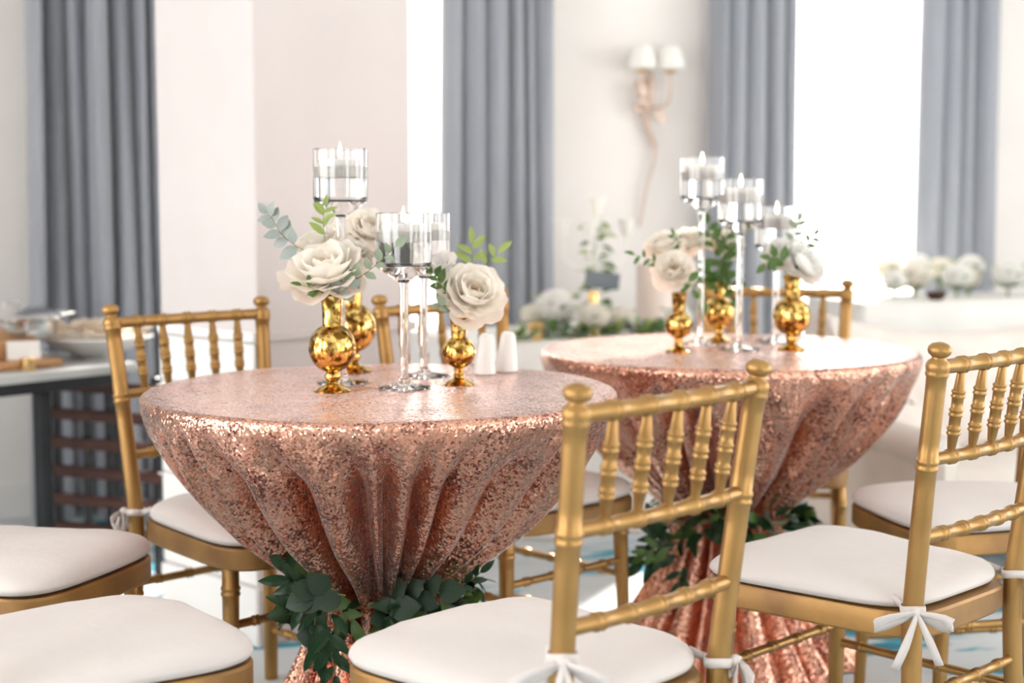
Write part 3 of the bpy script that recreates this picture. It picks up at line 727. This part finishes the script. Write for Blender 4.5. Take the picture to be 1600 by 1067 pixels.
# ------------------------------------------------------------------ flowers on the near table
rn = random.Random(4)
G1 = 'roses on the near table'; G2 = 'roses on the far table'
d1 = VASES['v1'].y; d2 = VASES['v2'].y; d3 = VASES['v3'].y
rose('large open ivory rose above the front left gold vase', at(505, 408, d1-.01), (-.12, -.42, .9), .077, VASES['v1'], 1, group=G1)
rose('smaller ivory rose right behind the large open one', at(549, 388, d1+.06), (.25, -.35, .9), .042, VASES['v1']+Vector((.006,.004,0)), 2, group=G1, leaves=4)
rose('ivory rose behind and left of the large open one', at(487, 372, d1+.09), (-.35, -.15, .92), .045, VASES['v1']+Vector((-.006,.006,0)), 3, group=G1)
rose('ivory rose high up behind the glass stem of the tall holder', at(580, 350, d2), (.35, -.55, .75), .050, VASES['v2'], 4, group=G1)
rose('ivory rose left of the tall holder stem, in the rear vase', at(542, 352, d2+.03), (-.2, -.5, .85), .046, VASES['v2']+Vector((-.006,.005,0)), 5, group=G1)
rose('blush open rose leaning right out of the small gold vase', at(742, 450, d3-.005), (.28, -.72, .63), .064, VASES['v3']+Vector((.006,0,0)), 6, mat='petal', group=G1, leaves=2)
rose('small white blossom left of the blush rose', at(690, 408, d3+.05), (-.25, -.6, .75), .034, VASES['v3']+Vector((-.005,.004,0)), 7, mat='petal_white', group=G1, layers=[(3,.5,5,0),(5,.85,25,1),(6,1.0,50,2)], leaves=2)
GS = 'sprigs on the near table'
def W(pts, d, dy=0): return [at(x, y, d+dy*i) for i, (x, y) in enumerate(pts)]
m1 = VASES['v1']
sprig('blue grey eucalyptus sprig reaching left from the large vase', [m1+Vector((-.004,.002,-.03))]+W([(508,452),(486,400),(462,384),(440,366),(428,346),(418,334)], d1+.03), 11, 'euc', .046, rn, group=GS, start=.48)
sprig('grey green eucalyptus sprig reaching right from the large vase', [m1+Vector((.008,-.004,-.03))]+W([(527,455),(548,442),(575,424),(597,405),(618,386)], d1-.03), 10, 'euc_green', .037, rn, group=GS, start=.35)
sprig('thin pointed leaf sprig hanging at the left of the large vase', [m1+Vector((-.006,-.008,-.02)), m1+Vector((-.010,-.012,.004))]+W([(495,452),(472,446)], d1-.05), 3, 'lance_mid', .034, rn, stem='stem_green', group=GS, start=.7)
sprig('light green sprig standing above the ivory roses', [m1+Vector((0,.006,-.03))]+W([(512,440),(508,380),(505,345),(508,322)], d1+.06), 8, 'light', .042, rn, stem='stem_green', group=GS, start=.62)
sprig('small grey leaf sprig lying over the rim of the large vase', [m1+Vector((.002,-.006,-.02)), m1+Vector((.004,-.014,.004))]+W([(530,458),(545,449)], d1-.04), 4, 'euc', .036, rn, group=GS, start=.5)
m3 = VASES['v3']
sprig('pointed light green sprig above the blush rose', [m3+Vector((.002,.006,-.03))]+W([(722,470),(733,430),(738,405),(737,380)], d3+.05), 5, 'light', .052, rn, stem='stem_green', group=GS, start=.68)
sprig('light green leaf sprig pointing right over the blush rose', [m3+Vector((.005,.004,-.03))]+W([(728,470),(745,432),(760,412),(778,396)], d3+.04), 4, 'light', .050, rn, stem='stem_green', group=GS, start=.75)
sprig('mid green leafy sprig left of the blush rose', [m3+Vector((-.006,-.002,-.03))]+W([(709,482),(698,460),(686,440),(676,428)], d3-.01), 7, 'mid_wide', .036, rn, stem='stem_green', group=GS, start=.45)
sprig('short sprig of round leaves at the mouth of the small vase', [m3+Vector((-.007,-.006,-.02)), m3+Vector((-.011,-.011,.003))]+W([(700,478),(690,478)], d3-.035), 3, 'euc_green', .034, rn, stem='stem_green', group=GS, start=.6)

# ------------------------------------------------------------------ flowers on the far table
d4, d5, d6 = VASES['v4'].y, VASES['v5'].y, VASES['v6'].y
m4, m5, m6 = VASES['v4'], VASES['v5'], VASES['v6']
rose('ivory rose facing us above the small vase on the far table', at(1054, 418, d4-.01), (-.05, -.85, .5), .050, m4, 11, group=G2)
rose('ivory rose up and left behind the one facing us on the far table', at(1036, 376, d4+.06), (-.3, -.4, .85), .048, m4+Vector((-.004,.004,0)), 12, group=G2)
rose('ivory rose left of the tallest glass on the far table', at(1075, 372, d5), (-.3, -.5, .8), .046, m5+Vector((-.005,.004,0)), 13, group=G2)
rose('ivory rose between the two taller glasses on the far table', at(1136, 372, d5+.02), (.2, -.5, .8), .046, m5+Vector((.004,.004,0)), 14, group=G2)
rose('white rose leaning right from the large vase on the far table', at(1263, 405, d6-.01), (.55, -.55, .6), .054, m6+Vector((.007,0,0)), 15, mat='petal_white', group=G2)
rose('white rose at the left over the large vase on the far table', at(1224, 388, d6+.03), (-.25, -.55, .8), .048, m6+Vector((-.007,.003,0)), 16, mat='petal_white', group=G2, leaves=4)
GS2 = 'sprigs on the far table'
sprig('dark narrow leaf sprig reaching left from the small far vase', [m4+Vector((-.004,.002,-.03))]+W([(1054,450),(1036,420),(1015,405),(992,398)], d4+.02), 8, 'lance_mid', .034, rn, stem='stem_green', group=GS2, start=.45)
sprig('green leaf hanging right of the small far vase', [m4+Vector((.006,-.004,-.02)), m4+Vector((.010,-.008,.006))]+W([(1076,440),(1083,452)], d4-.03), 3, 'mid_wide', .045, rn, stem='stem_green', group=GS2, start=.7)
sprig('dark sprig over the rose on the far table', [m4+Vector((.002,.006,-.03))]+W([(1064,440),(1062,390),(1054,368)], d4+.05), 4, 'lance_mid', .036, rn, stem='stem_green', group=GS2, start=.7)
for k, (lab, pts) in enumerate((('lush green spray hanging left in the middle vase', [(1120,440),(1112,425),(1104,440),(1102,470)]), ('lush green spray hanging right in the middle vase', [(1126,440),(1134,425),(1142,440),(1146,462)]),
        ('lush upright green spray in the middle vase', [(1122,440),(1118,400),(1112,372),(1106,350)]), ('lush upright green spray leaning right in the middle vase', [(1124,440),(1128,405),(1134,385),(1136,360)]))):
    sprig(lab, [m5+Vector((.003*math.cos(k*1.6),.003*math.sin(k*1.6),-.03))]+W(pts, d5-.03), 9, 'mid_wide', .050, rn, stem='stem_green', group=GS2, start=.25)
sprig('dark leaf sprig low at the left of the large far vase', [m6+Vector((-.006,-.006,-.03))]+W([(1230,420),(1218,405),(1206,402),(1196,412)], d6-.03), 8, 'mid_wide', .042, rn, stem='stem_green', group=GS2, start=.35)
sprig('green leaf sprig rising right of the white rose', [m6+Vector((.004,.006,-.03))]+W([(1240,420),(1252,392),(1262,380),(1272,368)], d6+.04), 5, 'mid_wide', .040, rn, stem='stem_green', group=GS2, start=.6)
sprig('pale sprig standing above the white roses on the far table', [m6+Vector((0,.008,-.03))]+W([(1236,420),(1238,385),(1244,360),(1248,345)], d6+.05), 5, 'euc_green', .034, rn, group=GS2, start=.6)

# ------------------------------------------------------------------ garlands at the gathered waists
def garland(c, label, seed, trails):
    rnd = random.Random(seed); t = thing('greenery_garland', c+Vector((0,0,.365)), 0, label, 'garland', 'greenery garlands round the tables')
    ring = [(.150*math.cos(a), .150*math.sin(a), .012*math.sin(3*a)) for a in [2*PI*i/40 for i in range(41)]]
    MB().tube(ring, .006, 8, cap=False).build('vine', M['stem'], t)
    for k in range(135):
        a = rnd.uniform(0, 2*PI); r = rnd.uniform(.142,.180); p = Vector((r*math.cos(a), r*math.sin(a), rnd.uniform(-.055,.03)))
        out = Vector((math.cos(a), math.sin(a), 0)); tan = Vector((-out.y, out.x, 0))*rnd.choice((-1,1))
        d = out*rnd.uniform(.15,1)+tan*rnd.uniform(.2,1.1)+Vector((0,0,rnd.uniform(-.75,.45)))
        kind = rnd.choice(('lance','lance','lance','round','lance_mid') if k % 9 else ('big_green',))
        place_leaf(kind, t, p, d, out+Vector((rnd.uniform(-.5,.5), rnd.uniform(-.5,.5), rnd.uniform(.1,.9))), rnd.uniform(.045,.072))
    for pts, kind, n, size in trails:
        pts = [Vector(p)-t.location for p in pts]; path = smooth_path(pts); m = len(path)
        MB().tube(path, .0013, 6).build('vine', M['stem'], t)
        for k in range(n):
            f = .15+.85*k/(n-1); i = min(m-2, int(f*(m-1))); d = (path[i+1]-path[i]).normalized(); sd = Vector((d.z, .1, -d.x)).normalized()*(1 if k % 2 else -1)
            place_leaf(kind, t, path[i], d if k == n-1 else d*.8+sd*rnd.uniform(.4,.9)+Vector((0,rnd.uniform(-.4,.2),0)), Vector((rnd.uniform(-.5,.5),-1,rnd.uniform(.1,.6))), size*rnd.uniform(.85,1.15))
    return t
gd = 2.775
garland(T1, 'dark green leaf garland round the waist of the near sequin cloth', 9, [
    (W([(500,935),(492,970),(497,1000),(502,1030)], gd), 'lance', 8, .052), (W([(520,945),(515,985),(518,1020),(525,1060)], gd-.01), 'lance', 7, .056),
    (W([(505,920),(475,915),(455,905),(443,890)], gd), 'lance', 7, .056), (W([(500,935),(480,945),(465,950),(450,945)], gd), 'lance', 6, .055),
    (W([(510,910),(492,905),(485,900)], gd+.02), 'big_green', 3, .062), (W([(540,930),(505,925),(490,930)], gd-.02), 'round', 5, .056),
    (W([(700,925),(720,915),(738,905),(752,893)], 2.9), 'lance', 6, .036), (W([(600,935),(640,930),(690,925)], 2.82), 'round', 6, .050)])
garland(T2, 'dark green leaf garland round the waist of the far sequin cloth', 14, [
    (W([(1060,850),(1035,845),(1020,835)], 3.62), 'lance', 6, .055), (W([(1060,865),(1030,870),(1000,885)], 3.62), 'lance', 7, .058),
    (W([(1070,880),(1060,905),(1065,925)], 3.6), 'lance', 6, .052), (W([(1050,855),(1020,858),(1008,866)], 3.6), 'lance_mid', 5, .050)])

# ------------------------------------------------------------------ buffet at the left
BP = atz(0, 603, .62); BQ = atz(190, 583, .62); bd = (BQ-BP); bd.z = 0; bl = bd.length; ba = math.atan2(bd.y, bd.x)
t = thing('buffet_table', (BP.x, BP.y, 0), ba, 'low buffet table with pale marble top and black legs at the left edge', 'table')
MB().box(-.75, bl+.055, 0, .62, .62, .65, .006).build('tabletop', M['marble'], t, smooth=False)
MB().box(-.73, bl+.035, .02, .60, .585, .62, .003).build('apron', M['black_metal'], t, smooth=False)
for x in (-.70, .135): 
    for y in (.04, .56): MB().box(x, x+.04, y-.02, y+.02, 0, .585, .004).build('leg', M['black_metal'], t, smooth=False)
BM = Matrix.Translation((BP.x, BP.y, 0)) @ Matrix.Rotation(ba, 4, 'Z')
def on_buffet(px, back): return spot(BM @ Vector((0, back, 0)), Vector((math.cos(ba), math.sin(ba), 0)), px, .6505)
# wooden rack below
RP = at(85, 640, 4.72); RQ = at(238, 640, 4.62); ra = math.atan2((RQ-RP).y, (RQ-RP).x); rl = (RQ-RP).length
ra = math.radians(-22)
t = thing('slatted_rack', (RP.x, RP.y, 0), ra, 'dark brown slatted wooden rack on the floor under the marble table', 'rack')
for x in (0, .11, .19, rl+.02): MB().box(x, x+.022, -.011, .011, 0, .60, .003).build('post', M['black_metal'], t, smooth=False)
for k in range(6): MB().box(-.02, rl+.06, -.030, -.0112, .105+k*.088, .140+k*.088, .003).build('slat', M['brown_wood'], t, smooth=False)
for x in (0, rl+.02): MB().box(x, x+.022, .0115, .30, .02, .05, .003).build('foot_rail', M['black_metal'], t, smooth=False)
for x in (0, rl+.02): MB().box(x, x+.022, .28, .302, .05, .58, .003).build('post', M['black_metal'], t, smooth=False)
# things on the buffet
t = thing('serving_board', on_buffet(5, .18), ba, 'tan wooden serving box under the steel warming dish', 'box')
MB().box(-.36, .12, -.12, .22, 0, .022, .004).build('tray', M['tan_wood'], t, smooth=False)
MB().box(-.34, .10, -.04, .20, .022, .075, .004).build('riser', M['tan_wood'], t, smooth=False)
t = thing('warming_dish', on_buffet(22, .26)+Vector((0,0,.075)), ba, 'polished steel warming dish with side handle on the wooden box', 'dish')
MB().lathe([(0,0),(.12,0),(.125,.006),(.13,.05),(.138,.055),(.138,.062),(.125,.062),(.12,.01),(0,.01)], 36).build('pan', M['steel'], t)
MB().lathe([(.134,.062),(.136,.066),(.12,.078),(.07,.088),(0,.091)], 36).build('lid', M['steel'], t)
MB().tube([(-.03,0,.088),(-.025,0,.102),(.025,0,.102),(.03,0,.088)], .006, 8).build('lid_handle', M['steel'], t)
MB().tube([(.13,-.03,.058),(.185,-.03,.062),(.185,.03,.062),(.13,.03,.058)], .006, 8).build('handle', M['steel'], t)
t = tag(MB().box(-.046, .046, -.002, .002, 0, .054, .0008).build('place_card', M['white_cloth'], smooth=False), 'blank white card leaning on the wooden box', 'card')
t.location = on_buffet(38, .105)+Vector((0,0,.0225)); t.rotation_euler = (-.18, 0, ba-.5)
t = thing('gold_votive', on_buffet(45, .035), 0, 'small gold votive cup on the marble table edge', 'votive')
MB().lathe([(0,0),(.016,0),(.020,.006),(.023,.034),(.021,.034),(.018,.007),(0,.006)], 24).build('cup', M['gold_metal'], t)
MB().lathe([(0,.007),(.0175,.007),(.0185,.022),(0,.022)], 20).build('wax', M['wax'], t)
t = thing('petal_bowl', on_buffet(150, .21), 0, 'wide white bowl heaped with blush petals on the marble table', 'bowl')
MB().lathe([(0,0),(.06,0),(.065,.006),(.12,.030),(.172,.062),(.170,.066),(.115,.037),(.06,.012),(0,.010)], 40).build('bowl', M['porcelain'], t)
rr = random.Random(8)
for k in range(46):
    a = rr.uniform(0, 6.28); q = math.sqrt(rr.random())*.135; z = .075+.035*(1-(q/.14)**2)*rr.random()
    o = obj('petal', PET['petal_warm'][k % 3], t); s = rr.uniform(.05,.075)
    o.matrix_local = Matrix.Translation((q*math.cos(a), q*math.sin(a), z-.012)) @ Matrix.Rotation(rr.uniform(0,6.28), 4, 'Z') @ Matrix.Rotation(-rr.uniform(.8,1.5), 4, 'X') @ Matrix.Scale(s, 4)

# ------------------------------------------------------------------ wall light
SP = WP+WU*wall_u(1006)+Vector((0,0,at(1006, 150, 6.25).z))
t = thing('wall_sconce', SP, WA, 'copper branch wall light with two white shades between the curtains', 'wall light')
MB().box(-.035, .035, -.014, 0, -.07, .07, .005).build('back_plate', M['rose_metal'], t, smooth=False)
for sx in (-1, 1):
    arm = MB().tube(smooth_path([(0,-.012,-.02),(sx*.02,-.06,-.05),(sx*.055,-.09,-.03),(sx*.062,-.095,.03),(sx*.062,-.095,.085)]), .006, 8).build('arm', M['rose_metal'], t)
    MB().lathe([(0,0),(.022,0),(.026,.008),(.010,.012),(0,.012)], 20, (sx*.062,-.095,.085)).build('drip_cup', M['gold_metal'], arm)
    MB().lathe([(.058,.10),(.052,.135),(.036,.185),(.034,.185),(.050,.134),(.056,.10)], 28, (sx*.062,-.095,0)).build('shade', M['shade_glass'], arm)
MB().tube(smooth_path([(0,-.03,.11),(.004,-.04,.02),(-.012,-.03,-.10),(.03,-.03,-.22),(-.005,-.028,-.36),(-.035,-.02,-.52)]), [.010]*3+[.012]*15+[.006]*13, 8).build('tail_branch', M['rose_metal'], t)
for k, (x, z, a) in enumerate(((-.045,.0,2.4),(-.03,-.03,3.6),(.02,-.06,-.6))):
    o = obj('leaf_ornament', leaf_mesh('leaf_ornament', M['rose_metal'], .6), t)
    o.matrix_local = Matrix.Translation((x*.4, -.05, z)) @ Matrix.Rotation(PI/2, 4, 'X') @ Matrix.Rotation(a, 4, 'Z') @ Matrix.Scale(.075, 4)

# ------------------------------------------------------------------ white side table in the middle background
CZ = .66
q0 = at(745, 560, 4.95); q1 = at(1100, 560, 5.35); ca = math.atan2((q1-q0).y, (q1-q0).x); cl = (q1-q0).length
def linen_table(name, o, ang, length, depth, h, label, group):
    t = thing(name, (o.x, o.y, 0), ang, label, 'table', group)
    for x in (.05, length-.05):
        for y in (.06, depth-.06): MB().tube([(x, y, 0), (x, y, h-.03)], .018, 10).build('leg', M['black_metal'], t)
    MB().box(.012, length-.012, .012, depth-.012, h-.03, h-.003, .003).build('tabletop', M['brown_wood'], t, smooth=False)
    return t
def linen(o, ang, length, depth, h, label, seed, group):
    """white cloth: flat top and four hanging sides with soft folds"""
    rnd = random.Random(seed); per = []; step = .03
    def side(a, b, nx, ny):
        n = int(math.hypot(b[0]-a[0], b[1]-a[1])/step)
        for i in range(n): f = i/n; per.append((a[0]+(b[0]-a[0])*f, a[1]+(b[1]-a[1])*f, nx, ny))
    side((0,0),(length,0),0,-1); side((length,0),(length,depth),1,0); side((length,depth),(0,depth),0,1); side((0,depth),(0,0),-1,0)
    N = len(per); vs = [(length/2, depth/2, h)]; fs = []; rows = [(.97, h, 0), (1, h, 0)]+[(1, h-h*(i/10)+.004*(i == 10), (i/10)) for i in range(1, 11)]
    for s, z, d in rows:
        for k, (x, y, nx, ny) in enumerate(per):
            w = d*(.030*math.sin(k*.62+seed)+.018*math.sin(k*.27+1.3*seed)+.022)
            vs.append((length/2+(x-length/2)*s+nx*w, depth/2+(y-depth/2)*s+ny*w, z))
    for k in range(N): fs.append((0, 1+k, 1+(k+1) % N))
    for j in range(len(rows)-1):
        for k in range(N): a = 1+j*N+k; b = 1+j*N+(k+1) % N; fs.append((a, a+N, b+N, b))
    t = MB().add(vs, fs).build('table_linen', M['white_cloth'], sharp=None); t.location = (o.x, o.y, 0); t.rotation_euler.z = ang
    return tag(t, label, 'tablecloth', group)
linen_table('dining_table', q0, ca, cl, .60, CZ, 'long table under white linen in the middle background', 'white linen tables')
linen(q0, ca, cl, .60, CZ, 'white linen cloth hanging to the floor between the two sequin tables', 2, 'white linens')
CM = Matrix.Translation((q0.x, q0.y, 0)) @ Matrix.Rotation(ca, 4, 'Z')
def on_linen(px, d=.2):
    """spot on the white table in line with a picture column, d = distance back from its front edge"""
    return spot(CM @ Vector((0, d, 0)), Vector((math.cos(ca), math.sin(ca), 0)), px, CZ+.0005)
# candelabra with four glass cups and trailing greenery
cb = on_linen(931, .3)
t = thing('candelabra', cb, ca, 'ivory candelabra with glass cups and trailing leaves on the white table', 'candelabra')
MB().lathe([(0,0),(.07,0),(.07,.008),(.03,.02),(.012,.04),(.010,.20),(.016,.21),(.010,.22),(.009,.38),(.014,.39),(0,.40)], 24).build('column', M['shade_glass'], t)
CUP = [(0,0),(.012,0),(.018,.004),(.024,.03),(.034,.060),(.0325,.060),(.0225,.031),(.016,.007),(0,.006)]
for x, y, z in ((-.14,0,.335),(-.058,-.05,.335),(.125,0,.335),(0,.0,.415),(.05,.06,.335)):
    if x or y: arm = MB().tube(smooth_path([(0,0,.24),(x*.4,y*.4,.22),(x*.9,y*.9,.25),(x,y,.335)]), .005, 8).build('arm', M['shade_glass'], t)
    else: arm = MB().tube([(0,0,.39),(0,0,.415)], .008, 8).build('arm', M['shade_glass'], t)
    MB().lathe(CUP, 20, (x,y,z)).build('glass_cup', M['shade_glass'], arm, sharp=22)
    MB().lathe([(0,.008),(.015,.008),(.018,.026),(0,.026)], 16, (x,y,z)).build('candle', M['wax'], arm)
    MB().lathe([(0,.028),(.004,.034),(.003,.046),(0,.056)], 10, (x,y,z)).build('flame', M['flame'], arm)
for k in range(46):
    z = .03+.36*k/45; a = k*2.4; place_leaf(rn.choice(('mid_wide','lance_mid','light')), t, (.016*math.cos(a), .016*math.sin(a)-.006, z), (math.cos(a), math.sin(a)-.3, rn.uniform(-.7,.4)), (0,-.6,.8), rn.uniform(.04,.065))
# plaque on a gold stand
sp = on_linen(941, .12)
t = thing('table_sign', sp, .10, 'small slate plaque on a gold stand in front of the candelabra', 'sign')
MB().lathe([(0,0),(.030,0),(.030,.005),(.014,.012),(.012,.02),(.020,.14),(.017,.150),(0,.152)], 20, (-.03,.012,0)).build('stand', M['gold_metal'], t)
b = MB().box(-.062, .058, -.006, .006, .150, .208, .003).build('board', M['slate'], t, smooth=False); b.rotation_euler = (0, .10, 0); b.location = (-.018, -.008, .01)
# peach lantern
lp = on_linen(1022, .38)
t = thing('peach_lantern', lp, 0, 'pale peach cylinder lantern right of the slate plaque', 'lantern')
MB().lathe([(0,0),(.066,0),(.068,.004),(.068,.225),(.064,.228),(.062,.222),(.062,.010),(0,.008)], 36).build('shade', M['peach'], t)
MB().lathe([(0,.009),(.03,.009),(.03,.10),(0,.10)], 20).build('candle', M['wax'], t)
# gold votive on the white table
t = thing('gold_votive', on_linen(838, .05), 0, 'gold votive cup at the left front of the white background table', 'votive')
MB().lathe([(0,0),(.014,0),(.022,.010),(.028,.055),(.026,.055),(.020,.012),(0,.008)], 24).build('cup', M['gold_metal'], t)
MB().lathe([(0,.009),(.018,.012),(.023,.034),(0,.034)], 20).build('wax', M['wax'], t)
# hydrangea heads
def floret_mesh(R, n, seed, mat):
    rnd = random.Random(seed); mb = MB()
    mb.ball((0,0,0), R*.80, 14, 10)
    for k in range(n):
        y = 1-2*(k+.5)/n; r = math.sqrt(1-y*y); a = k*2.39996; d = Vector((r*math.cos(a), r*math.sin(a), y)); e = d.orthogonal().normalized(); g = d.cross(e); tw = rnd.uniform(0,1.5); c = d*R*rnd.uniform(.88,1.0); s = R*.30
        for p in range(4):
            b = tw+p*PI/2; u = e*math.cos(b)+g*math.sin(b); v = -e*math.sin(b)+g*math.cos(b)
            mb.add([c, c+u*s*.55+v*s*.42+d*s*.10, c+u*s+d*s*.22, c+u*s*.55-v*s*.42+d*s*.10], [(0,1,2,3)])
    return mb.mesh('bloom', mat)
HB = [floret_mesh(1, 70, 1, M['petal_white']), floret_mesh(1, 70, 2, M['petal'])]
def hydrangea(label, p, R, var, lean, group, nleaf=5, base=.0):
    """flower head on a short stem standing at p"""
    t = thing('hydrangea', p, 0, label, 'flower', group); c = Vector((lean[0], lean[1], base+R*1.05))
    o = obj('bloom', HB[var], t); o.location = c; o.scale = (R, R, R*.85)
    MB().tube([(lean[0]*.2, lean[1]*.2, .001), c*.6, c], .005, 8).build('stem', M['stem_green'], t)
    for k in range(nleaf):
        a = 2*PI*k/nleaf+R*40; place_leaf(('mid_wide','light','lance_mid')[k % 3], t, c+Vector((math.cos(a)*R*.6, math.sin(a)*R*.6, R*(-.35+.8*((k*5) % 7)/7))), (math.cos(a), math.sin(a), .45), (0,-.3,1), R*(.95 if k % 2 else .7))
        place_leaf(('mid_wide','light','big_green')[k % 3], t, (c.x*.5, c.y*.5, .02+base*.5), (math.cos(a), math.sin(a), .25), (0,0,1), R*1.3)
    return t
GH = 'white flower heads on the middle background table'
hydrangea('large white flower head left of the candelabra on the white table', on_linen(868, .16), .070, 0, (0,0), GH, 8, .03)
hydrangea('white flower head below the slate plaque', on_linen(928, .04), .052, 1, (0,0), GH, 7, .02)
hydrangea('white flower head at the left end of the white background table', on_linen(832, .20), .042, 1, (0,0), GH, 6, .03)
hydrangea('ivory flower head in front of the peach lantern', on_linen(968, .14), .050, 1, (0,0), GH, 6, .0)
hydrangea('white flower head behind the rose of the far table', on_linen(1060, .12), .050, 0, (0,0), GH, 6, .0)
for k, px in enumerate((815, 850, 880, 905, 950, 1000, 1010, 1040)):
    p = on_linen(px, .02+.03*(k % 3)); t = thing('leaf_bunch', p, 0, ['bunch of green leaves at the left corner of the white table', 'leaf bunch beside the gold votive on the white table', 'leaf bunch under the largest white flower head', 'leaf bunch between the two white flower heads', 'leaf bunch under the slate plaque', 'leaf bunch left of the peach lantern base', 'leaf bunch before the peach lantern', 'leaf bunch right of the peach lantern base'][k], 'greenery', 'leaf bunches on the white table')
    MB().tube([(-.03,0,.006),(.03,.01,.008)], .004, 6).build('stem', M['stem_green'], t)
    for i in range(9): place_leaf(rn.choice(('mid_wide','light','lance_mid','euc')), t, (rn.uniform(-.03,.03), 0, .010), (rn.uniform(-1,1), rn.uniform(-.6,.4), rn.uniform(.1,.8)), (0,-.4,1), rn.uniform(.05,.075))

# ------------------------------------------------------------------ right background: settee and flower table
r0 = at(1345, 520, 5.75); r1 = at(1760, 520, 6.15); rang = math.atan2((r1-r0).y, (r1-r0).x); rlen = (r1-r0).length; RZ = .74
linen_table('dining_table', r0, rang, rlen, .40, RZ, 'long table under white linen at the right background', 'white linen tables')
linen(r0, rang, rlen, .40, RZ, 'white linen cloth on the flower table at the right background', 5, 'white linens')
RM = Matrix.Translation((r0.x, r0.y, 0)) @ Matrix.Rotation(rang, 4, 'Z')
GR = 'white flower heads on the right background table'
for k, (px, R, d) in enumerate(((1428,.048,.16),(1468,.062,.20),(1520,.060,.14),(1562,.048,.24),(1602,.064,.14),(1447,.055,.30),(1494,.058,.30),(1540,.05,.33),(1582,.055,.31))):
    f = (px-1345)/(1760-1345)*rlen
    hydrangea(['small white flower head at the left end of the right background table', 'white flower head in the dark bowl on the right background table', 'white flower head right of the dark bowl', 'white flower head in the middle of the right background row', 'big white flower head near the right edge of the picture', 'rear white flower head between the first two of the right background row', 'rear white flower head above the dark bowl', 'rear white flower head in the middle of the right background row', 'rear white flower head beside the biggest one near the right edge'][k], RM @ Vector((f, d, RZ+.0005)), R, k % 2, (0,0), GR, 7, .02 if k < 5 else .055)
t = thing('dark_bowl', RM @ Vector(((1466-1345)/(415)*rlen, .045, RZ+.0005)), 0, 'small dark bowl on the right background table', 'bowl')
MB().lathe([(0,0),(.022,0),(.034,.012),(.042,.032),(.040,.032),(.030,.013),(0,.008)], 24).build('bowl', M['brown_wood'], t)
# tufted settee, seen from the front, seat low
s0 = at(1292, 540, 4.55); s1 = at(1760, 540, 5.15); sa = math.atan2((s1-s0).y, (s1-s0).x); sl = (s1-s0).length
t = thing('settee', (s0.x, s0.y, 0), sa, 'cream tufted settee with rolled arms behind the right hand chairs', 'sofa')
def back_top(f): return .70+.075*(2*f-1)**2*1.1
nx, nz = 60, 22; vs = []; fs = []
for i in range(nx+1):
    f = i/nx; x = sl*f; h = back_top(f)
    for j in range(nz+1):
        g = j/nz; z = .30+(h-.30)*g
        # deep buttoned diamonds
        u = x/.14; v = (z-.30)/.12
        tuft = .020*abs(math.sin(PI*(u+v)/2)*math.sin(PI*(u-v)/2))**.5
        y = -.05-tuft*(1 if g < .9 else (1-g)*10)-.03*math.sin(PI*g)+.05*g
        vs.append((x, y, z))
    vs.append((x, .05, h+.012)); vs.append((x, .11, h-.01)); vs.append((x, .11, .16))
N = nz+4
for i in range(nx):
    for j in range(N-1): a = i*N+j; fs.append((a, a+N, a+N+1, a+1))
fs.append(tuple(range(N))); fs.append(tuple(range(nx*N+N-1, nx*N-1, -1)))
MB().add(vs, fs).build('backrest', M['sofa'], t, sharp=None)
for i in range(9):
    for j in range(3):
        u = (i+(.5 if j % 2 else 0)+.5)*.14
        if u < sl-.05: MB().ball((u, -.066, .40+j*.12), (.009,.006,.009), 10, 6).build('button', M['sofa'], t)
MB().box(.02, sl-.02, -.52, -.04, .16, .38, .04).build('seat', M['sofa'], t, sharp=50)
for x in (0, sl):
    MB().tube([(x,-.50,.44),(x,-.3,.46),(x,-.02,.50)], .055, 16).build('armrest', M['sofa'], t)
    MB().box(x-.04, x+.04, -.52, .06, .16, .44, .02).build('arm_panel', M['sofa'], t, smooth=False)
    for y in (-.46, .04): MB().lathe([(0,0),(.014,0),(.024,.15),(0,.16)], 12, (x, y, 0)).build('leg', M['brown_wood'], t)
